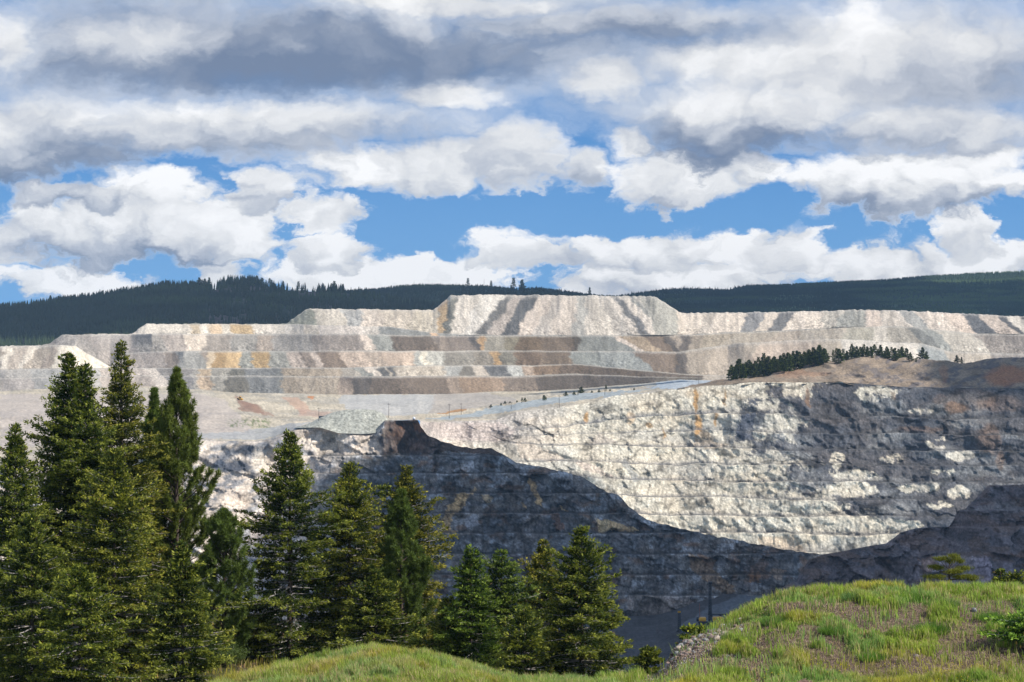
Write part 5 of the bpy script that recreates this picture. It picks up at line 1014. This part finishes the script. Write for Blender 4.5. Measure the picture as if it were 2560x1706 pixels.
# bulldozer
def dozer():
    p = ground_at(GR_G, 599, 1000); e = empty('bulldozer', (p[0], p[1], p[2]+.05), 'small yellow bulldozer working at the top of the graded slope', 'bulldozer'); e.rotation_euler = (0, math.radians(22), math.radians(-18))
    for sy in (-1.15, 1.15):
        b = MB(); pr_ = [(-2.2,0),(-2.5,.5),(-2.1,1.0),(1.9,1.0),(2.4,.55),(2.0,0)]; V_ = [(x, sy-.3, z) for x, z in pr_]+[(x, sy+.3, z) for x, z in pr_]; b.add(V_, [[i, (i+1) % 6, 6+(i+1) % 6, 6+i] for i in range(6)]+[[0,5,4,3],[0,3,2,1],[6,7,8,9],[6,9,10,11]]); b.build('track', M_track, e)
    MB().box((.9, 0, 1.45), (2.6, 1.4, 1.1), bev=.12).box((-1.4, 0, 1.2), (1.8, 1.8, .7), bev=.1).build('body', M_yel, e)
    c = MB().box((-.7, 0, 2.3), (1.5, 1.5, 1.1), bev=.08).build('cab', M_glass, e); MB().box((-.7, 0, 2.95), (1.8, 1.8, .16), bev=.05).build('cab_roof', M_yel, e)
    MB().box((2.9, 0, .75), (.22, 3.6, 1.3), bev=.05).build('blade', M_yel, e); ar = MB()
    for sy in (-1.5, 1.5): ar.box((1.3, sy, .55), (3.2, .16, .3))
    ar.build('push_arms', M_yel, e); MB().tube([(1.2, .35, 2.0), (1.2, .35, 2.9)], [.08, .07], 8).build('exhaust', M_dark, e)
dozer()
def lattice(mb, x, y, z0, z1, w, r, n):
    c = [(x-w/2, y-w/2), (x+w/2, y-w/2), (x+w/2, y+w/2), (x-w/2, y+w/2)]
    for a in c: mb.tube([(a[0], a[1], z0), (a[0], a[1], z1)], [r, r], 5)
    for i in range(n):
        za = z0+(z1-z0)*i/n; zb = z0+(z1-z0)*(i+1)/n
        for k in range(4):
            a, b = c[k], c[(k+1) % 4]; mb.tube([(a[0], a[1], za), (b[0], b[1], zb)], [r*.6, r*.6], 4); mb.tube([(a[0], a[1], zb), (b[0], b[1], zb)], [r*.6, r*.6], 4)
def drill():
    D = 1128.0; p = ground_at(GR_F, 1752, 1568); x = (1760-1280)/F*D; zg = p[2]
    e = empty('drill_rig', (x, p[1], zg), 'long orange drill rig with tall dark upright mast on the pit floor', 'drill rig')
    MB().box((0, 0, 2.3), (14.5, 4.2, .9), bev=.15).build('deck', M_dark, e); MB().box((-5.3, 0, 3.5), (3.2, 3.8, 1.7), bev=.2).box((1.5, .2, 3.6), (4.4, 3.4, 1.8), bev=.2).box((6.3, 0, 3.3), (1.8, 3.6, 1.4), bev=.2).build('machinery_house', M_yel, e)
    MB().box((-7.3, -.6, 3.6), (1.2, 1.8, 2.0), bev=.1).build('cab', M_glass, e)
    for sy in (-1.9, 1.9): MB().box((0, sy, .9), (9.5, .9, 1.7), bev=.4).build('track', M_track, e)
    H = (1568-1458)/F*p[1]; m = MB(); lattice(m, -1.9, -.6, 2.0, H, 1.15, .12, 14); m.box((-1.9, -.6, H*.55), (.5, .5, H*.86)); m.build('mast', M_dark, e)
    MB().box((-1.8, -.6, H+.2), (1.7, 1.6, 1.1), bev=.15).build('mast_head', M_dark, e); MB().tube([(-6.4, 0, 4), (-6.5, 0, 4+(1545-1510)/F*1128)], [.12, .05], 5).build('aerial', M_red, e)
    j_ = MB()
    for sx in (-6.5, 6.5):
        for sy in (-1.6, 1.6): j_.tube([(sx, sy, 0), (sx, sy, 2.4)], [.28, .2], 8)
    j_.build('jacks', M_dark, e)
    p = ground_at(GR_F, 1697, 1578); H = (1578-1527)/F*p[1]; x = (1698-1280)/F*p[1]
    e = empty('drill_rig', (x, p[1], p[2]), 'short dark lattice mast with orange head, left of the tall mast', 'drill rig'); m = MB(); lattice(m, 0, 0, .3, H-.9, 1.1, .14, 9); m.box((.28, 0, H*.4), (.3, .5, H*.7)).build('mast', M_dark, e)
    MB().box((0, 0, H-.4), (1.3, 1.2, .9), bev=.1).build('mast_head', M_yel, e); MB().box((0, 0, H+.1), (1.8, 1.4, .2), bev=.05).build('crown_block', M_dark, e); MB().box((0, .6, .25), (2.4, 3.2, .5), bev=.1).build('base_frame', M_dark, e)
drill()
def trailer():
    p = ground_at(GR_F, 1793, 1541); e = empty('equipment_trailer', tuple(p), 'low dark flat trailer on the pit floor right of the tall mast', 'trailer')
    MB().box((0, 0, 1.2), (8.5, 2.6, .6), bev=.08).build('deck', M_dark, e); MB().box((-3.2, 0, 1.9), (1.6, 2.4, .9), bev=.1).build('headboard', M_dark, e)
    for x in (-2.6, 1.8, 3.1):
        for y in (-1.15, 1.15): MB().tube([(x, y-.18, .5), (x, y+.18, .5)], [.5, .5], 14).build('wheel', M_track, e)
trailer()
def container():
    p = ground_at(GR_G, 812, 1049); e = empty('shipping_container', (p[0], p[1], p[2]), 'dark container at the left foot of the grey rubble mound', 'container'); e.rotation_euler = (0, 0, math.radians(12))
    b = MB().box((0, 0, 1.25), (8.4, 2.4, 2.4), bev=.05)
    for k in range(20): b.box((-4.0+k*.42, -1.22, 1.25), (.16, .06, 2.1))
    b.build('body', M_dark, e)
    for sy in (-.6, .6): MB().box((4.24, sy, 1.25), (.06, 1.1, 2.2), bev=.01).build('door', M_dark, e)
container()
def tank():
    p = ground_at(GR_G, 1035, 1047); x = (1035-1280)/F*1428; z = (HZ-1051)/F*1428
    e = empty('white_tank', (x, 1428, z), 'small round white tank on top of the brown mound', 'tank'); zs = [0, .12, .5, 1.0, 1.5, 1.88, 2.0]
    MB().tube([(0, -1+q, 1.15) for q in zs], [.2, .6, .82, .85, .82, .6, .2], 16).build('vessel', M_white, e); s_ = MB()
    for y in (-.6, .6): s_.box((0, y, .3), (1.3, .18, .6))
    s_.build('cradle', M_dark, e)
tank()
def shed():
    p = ground_at(GR_G, 462, 975); e = empty('shed', (p[0], p[1], p[2]), 'tiny white shed at the toe of the dump beside the pine top', 'shed')
    MB().box((0, 0, 1.3), (2.8, 2.6, 2.6), bev=.03).build('wall', M_white, e); MB().box((0, 0, 2.72), (3.2, 3.0, .2), bev=.04).build('roof', M_white, e); MB().box((.4, -1.33, 1.0), (.9, .06, 1.9)).build('door', M_dark, e)
shed()
p = ground_at(GR_G, 975, 1044); o = MB().tube([(-2.8, 0, .2), (0, 0.3, .25), (2.8, .4, .2)], [.22, .22, .22], 8).build('pipe', M_white); o.location = tuple(p); tag(o, 'white pipe lying on the flat left of the white tank', 'pipe')
p = ground_at(GR_R, 1996, 926); o = MB().tube([(-3.0, 0, .3), (0, 0, 1.3), (3.0, 0, 2.6)], [.28, .22, .12], 7).build('fallen_log', M_twig); o.location = tuple(p+np.array([0, -3, .3])); tag(o, 'pale fallen log lying on the brown slope below the ridge spruces', 'log')

# ---- stones on the shoulder of the right knoll -----------------------------------
def stone_mesh(seed, flat):
    r = np.random.default_rng(seed); phi = (1+5**.5)/2
    v_ = np.array([(-1,phi,0),(1,phi,0),(-1,-phi,0),(1,-phi,0),(0,-1,phi),(0,1,phi),(0,-1,-phi),(0,1,-phi),(phi,0,-1),(phi,0,1),(-phi,0,-1),(-phi,0,1)]); v_ = norm(v_)
    f_ = [(0,11,5),(0,5,1),(0,1,7),(0,7,10),(0,10,11),(1,5,9),(5,11,4),(11,10,2),(10,7,6),(7,1,8),(3,9,4),(3,4,2),(3,2,6),(3,6,8),(3,8,9),(4,9,5),(2,4,11),(6,2,10),(8,6,7),(9,8,1)]
    V_ = [tuple(a) for a in v_]; out = []; cache = {}
    def mid(a, b):
        k = (min(a, b), max(a, b))
        if k not in cache: m = norm((np.array(V_[a])+np.array(V_[b]))/2); cache[k] = len(V_); V_.append(tuple(m))
        return cache[k]
    for a, b, c in f_: ab, bc, ca = mid(a, b), mid(b, c), mid(c, a); out += [(a, ab, ca), (b, bc, ab), (c, ca, bc), (ab, bc, ca)]
    V_ = np.array(V_)
    for k in range(7):                         # chop flat faces so that the stone is angular
        n = norm(r.normal(0, 1, 3)); d = r.uniform(.55, .8); t = V_@n; V_ = V_-np.where(t > d, t-d, 0)[:, None]*n
    V_ = V_*np.array([1, r.uniform(.6, .9), flat]); return V_, np.array(out)
protos = [stone_mesh(900+k, f) for k, f in enumerate((.45, .6, .35, .7, .5))]
TONES = [A(176,150,136), A(168,166,164), A(140,124,116), A(198,182,166), A(150,132,128)]
smesh = []
for k, (V_, F_) in enumerate(protos):
    o = mk('scree_stone', V_, F_, M_stone, col=np.tile(TONES[k], (len(V_), 1))); smesh.append(o)
rs = np.random.default_rng(90); first = [True]*5; cnt = 0
while cnt < 120:
    t = rs.uniform(0, 1); px = 1630+t*200+rs.normal(0, 22); D = 92.0-rs.uniform(0, 6.0)*(1-.3*t)
    x = (px-1280)/F*D; z = float(near_z(np.array([x]), np.array([D]))[0]); py = HZ-z/D*F
    if py > 1690 or px > 1860 or py < 1500: continue
    k = int(rs.integers(0, 5)); sz = float(.06+.16*rs.uniform()**2); sz = sz*1.5 if cnt < 14 else sz
    o = smesh[k] if first[k] else smesh[k].copy()
    if first[k]: first[k] = False
    else: COL.objects.link(o)
    o.location = (x, D, z+sz*.18); o.scale = (sz, sz, sz); o.rotation_euler = (rs.uniform(-.4, .4), rs.uniform(-.4, .4), rs.uniform(0, 6.28))
    tag(o, 'broken angular stone lying in the scree on the left shoulder of the right knoll', 'stone', 'broken stones of the scree'); cnt += 1
# gravel between the stones
n = 5200; t = rs.uniform(0, 1, n); px = 1600+t*270+rs.normal(0, 26, n); D = 92.3-rs.uniform(0, 7.5, n); x = (px-1280)/F*D; z = near_z(x, D); sz = .02+.045*rs.uniform(0, 1, n)**2
V0, F0 = protos[1]; V0 = V0[:12]; F0 = np.array([(0,11,5),(0,5,1),(0,1,7),(0,7,10),(0,10,11),(1,5,9),(5,11,4),(11,10,2),(10,7,6),(7,1,8),(3,9,4),(3,4,2),(3,2,6),(3,6,8),(3,8,9),(4,9,5),(2,4,11),(6,2,10),(8,6,7),(9,8,1)])
a = rs.uniform(0, 6.28, n); ca, sa = np.cos(a)[:, None], np.sin(a)[:, None]
Vx = V0[None, :, 0]*ca-V0[None, :, 1]*sa; Vy = V0[None, :, 0]*sa+V0[None, :, 1]*ca
V_ = np.stack([x[:, None]+Vx*sz[:, None], D[:, None]+Vy*sz[:, None], z[:, None]+(V0[None, :, 2]+.2)*sz[:, None]], -1).reshape(-1, 3)
tc_ = np.array(TONES)[rs.integers(0, 5, n)]
tag(mk('gravel', V_, (np.arange(n)[:, None, None]*12+F0[None]).reshape(-1, 3), M_stone, col=np.repeat(tc_, 12, 0)), 'fine broken gravel between the stones of the scree', 'gravel', kind='stuff')
def knoll_stone(px, D, sz, label, k):
    x = (px-1280)/F*D; z = float(near_z(np.array([x]), np.array([D]))[0]); o = smesh[k].copy(); COL.objects.link(o); o.location = (x, D, z+sz*.35); o.scale = (sz*1.3, sz, sz*1.3); tag(o, label, 'stone'); o.name = 'loose_stone'
knoll_stone(2436, 89.5, .13, 'single grey stone on bare soil high on the right knoll', 1); knoll_stone(974, 88.5, .17, 'small dark stone half sunk in the grass of the left knoll', 2); knoll_stone(1802, 80.5, .13, 'pale stone low on the right knoll above the yellow flowers', 3); knoll_stone(2290, 84, .09, 'small white stone in the middle of the right knoll', 3)
# uprooted root clump
def clump():
    D = 79.6; x = (2012-1280)/F*D; z = float(near_z(np.array([x]), np.array([D]))[0]); e = empty('root_clump', (x, D, z), 'tangled brown root clump in the grass at the bottom of the right knoll', 'root clump'); r = random.Random(5); rt = MB()
    V_, F_ = protos[3]; mk('soil_ball', V_*np.array([.30, .22, .24])+np.array([0, 0, .16]), F_, M_stump, e)
    for k in range(70):
        a = r.uniform(0, 3.3)-.1; R0 = r.uniform(.20, .36); y0 = r.uniform(-.28, .1); pts = [(math.cos(a+q*.5)*R0*(1+.15*q), y0-.05*q, .08+math.sin(a+q*.5)*R0*.9-.03*q*q) for q in range(4)]; rt.tube(pts, [.014, .012, .009, .005], 4)
    rt.build('roots', M_stump, e)
clump()
# green tussocks that stand out on the knoll
def tussock(px, D, R, hgt, seed, label, col):
    x = (px-1280)/F*D; z = float(near_z(np.array([x]), np.array([D]))[0]); r = np.random.default_rng(seed); n = 900
    a = r.uniform(0, 6.28, n); q = r.uniform(0, 1, n)**.6*R; bx, by = np.cos(a)*q, np.sin(a)*q; h = hgt*r.uniform(.5, 1.1, n)*(1-.35*(q/R)**2); lx, ly = bx*.55+r.normal(0, .05, n), by*.55+r.normal(0, .05, n)
    w_ = .011; b = r.uniform(0, 3.14, n); wx_, wy_ = np.cos(b)*w_, np.sin(b)*w_
    V_ = np.stack([np.stack([bx-wx_, by-wy_, 0*bx-.05], -1), np.stack([bx+wx_, by+wy_, 0*bx-.05], -1), np.stack([bx+lx, by+ly, h], -1)], 1).reshape(-1, 3)
    c = np.array(col)*r.uniform(.6, 1.3, (n, 1)); o = mk('grass_tussock', V_, np.arange(n*3).reshape(-1, 3), M_grass, col=np.repeat(c, 3, 0), loc=(x, D, z)); tag(o, label, 'grass tussock', 'dark green tussocks on the right knoll')
for a in [(2275,91.2,.55,.42,1,'rounded dark tussock just below the crest of the knoll',(.13,.24,.04)),(2355,90,.5,.40,2,'dark tussock under the lone young pine',(.12,.22,.04)),(2330,87,.55,.45,3,'biggest dark tussock on the bare soil right of centre',(.10,.20,.03)),(2480,88.5,.5,.4,4,'dark tussock left of the cone-hung fir',(.12,.22,.04)),(1935,88.5,.4,.36,5,'dark tussock on the left part of the bare soil',(.13,.22,.05)),(2080,86.5,.4,.34,6,'dark tussock in the middle of the knoll face',(.14,.24,.05)),(2180,84,.45,.35,7,'broad tussock low in the middle of the knoll face',(.15,.27,.05)),(1830,83,.4,.3,8,'yellowish tussock low on the left side of the knoll',(.26,.33,.06)),(2140,91.6,.45,.42,9,'bluish tussock on the crest left of the rounded one',(.16,.26,.09))]: tussock(*a)
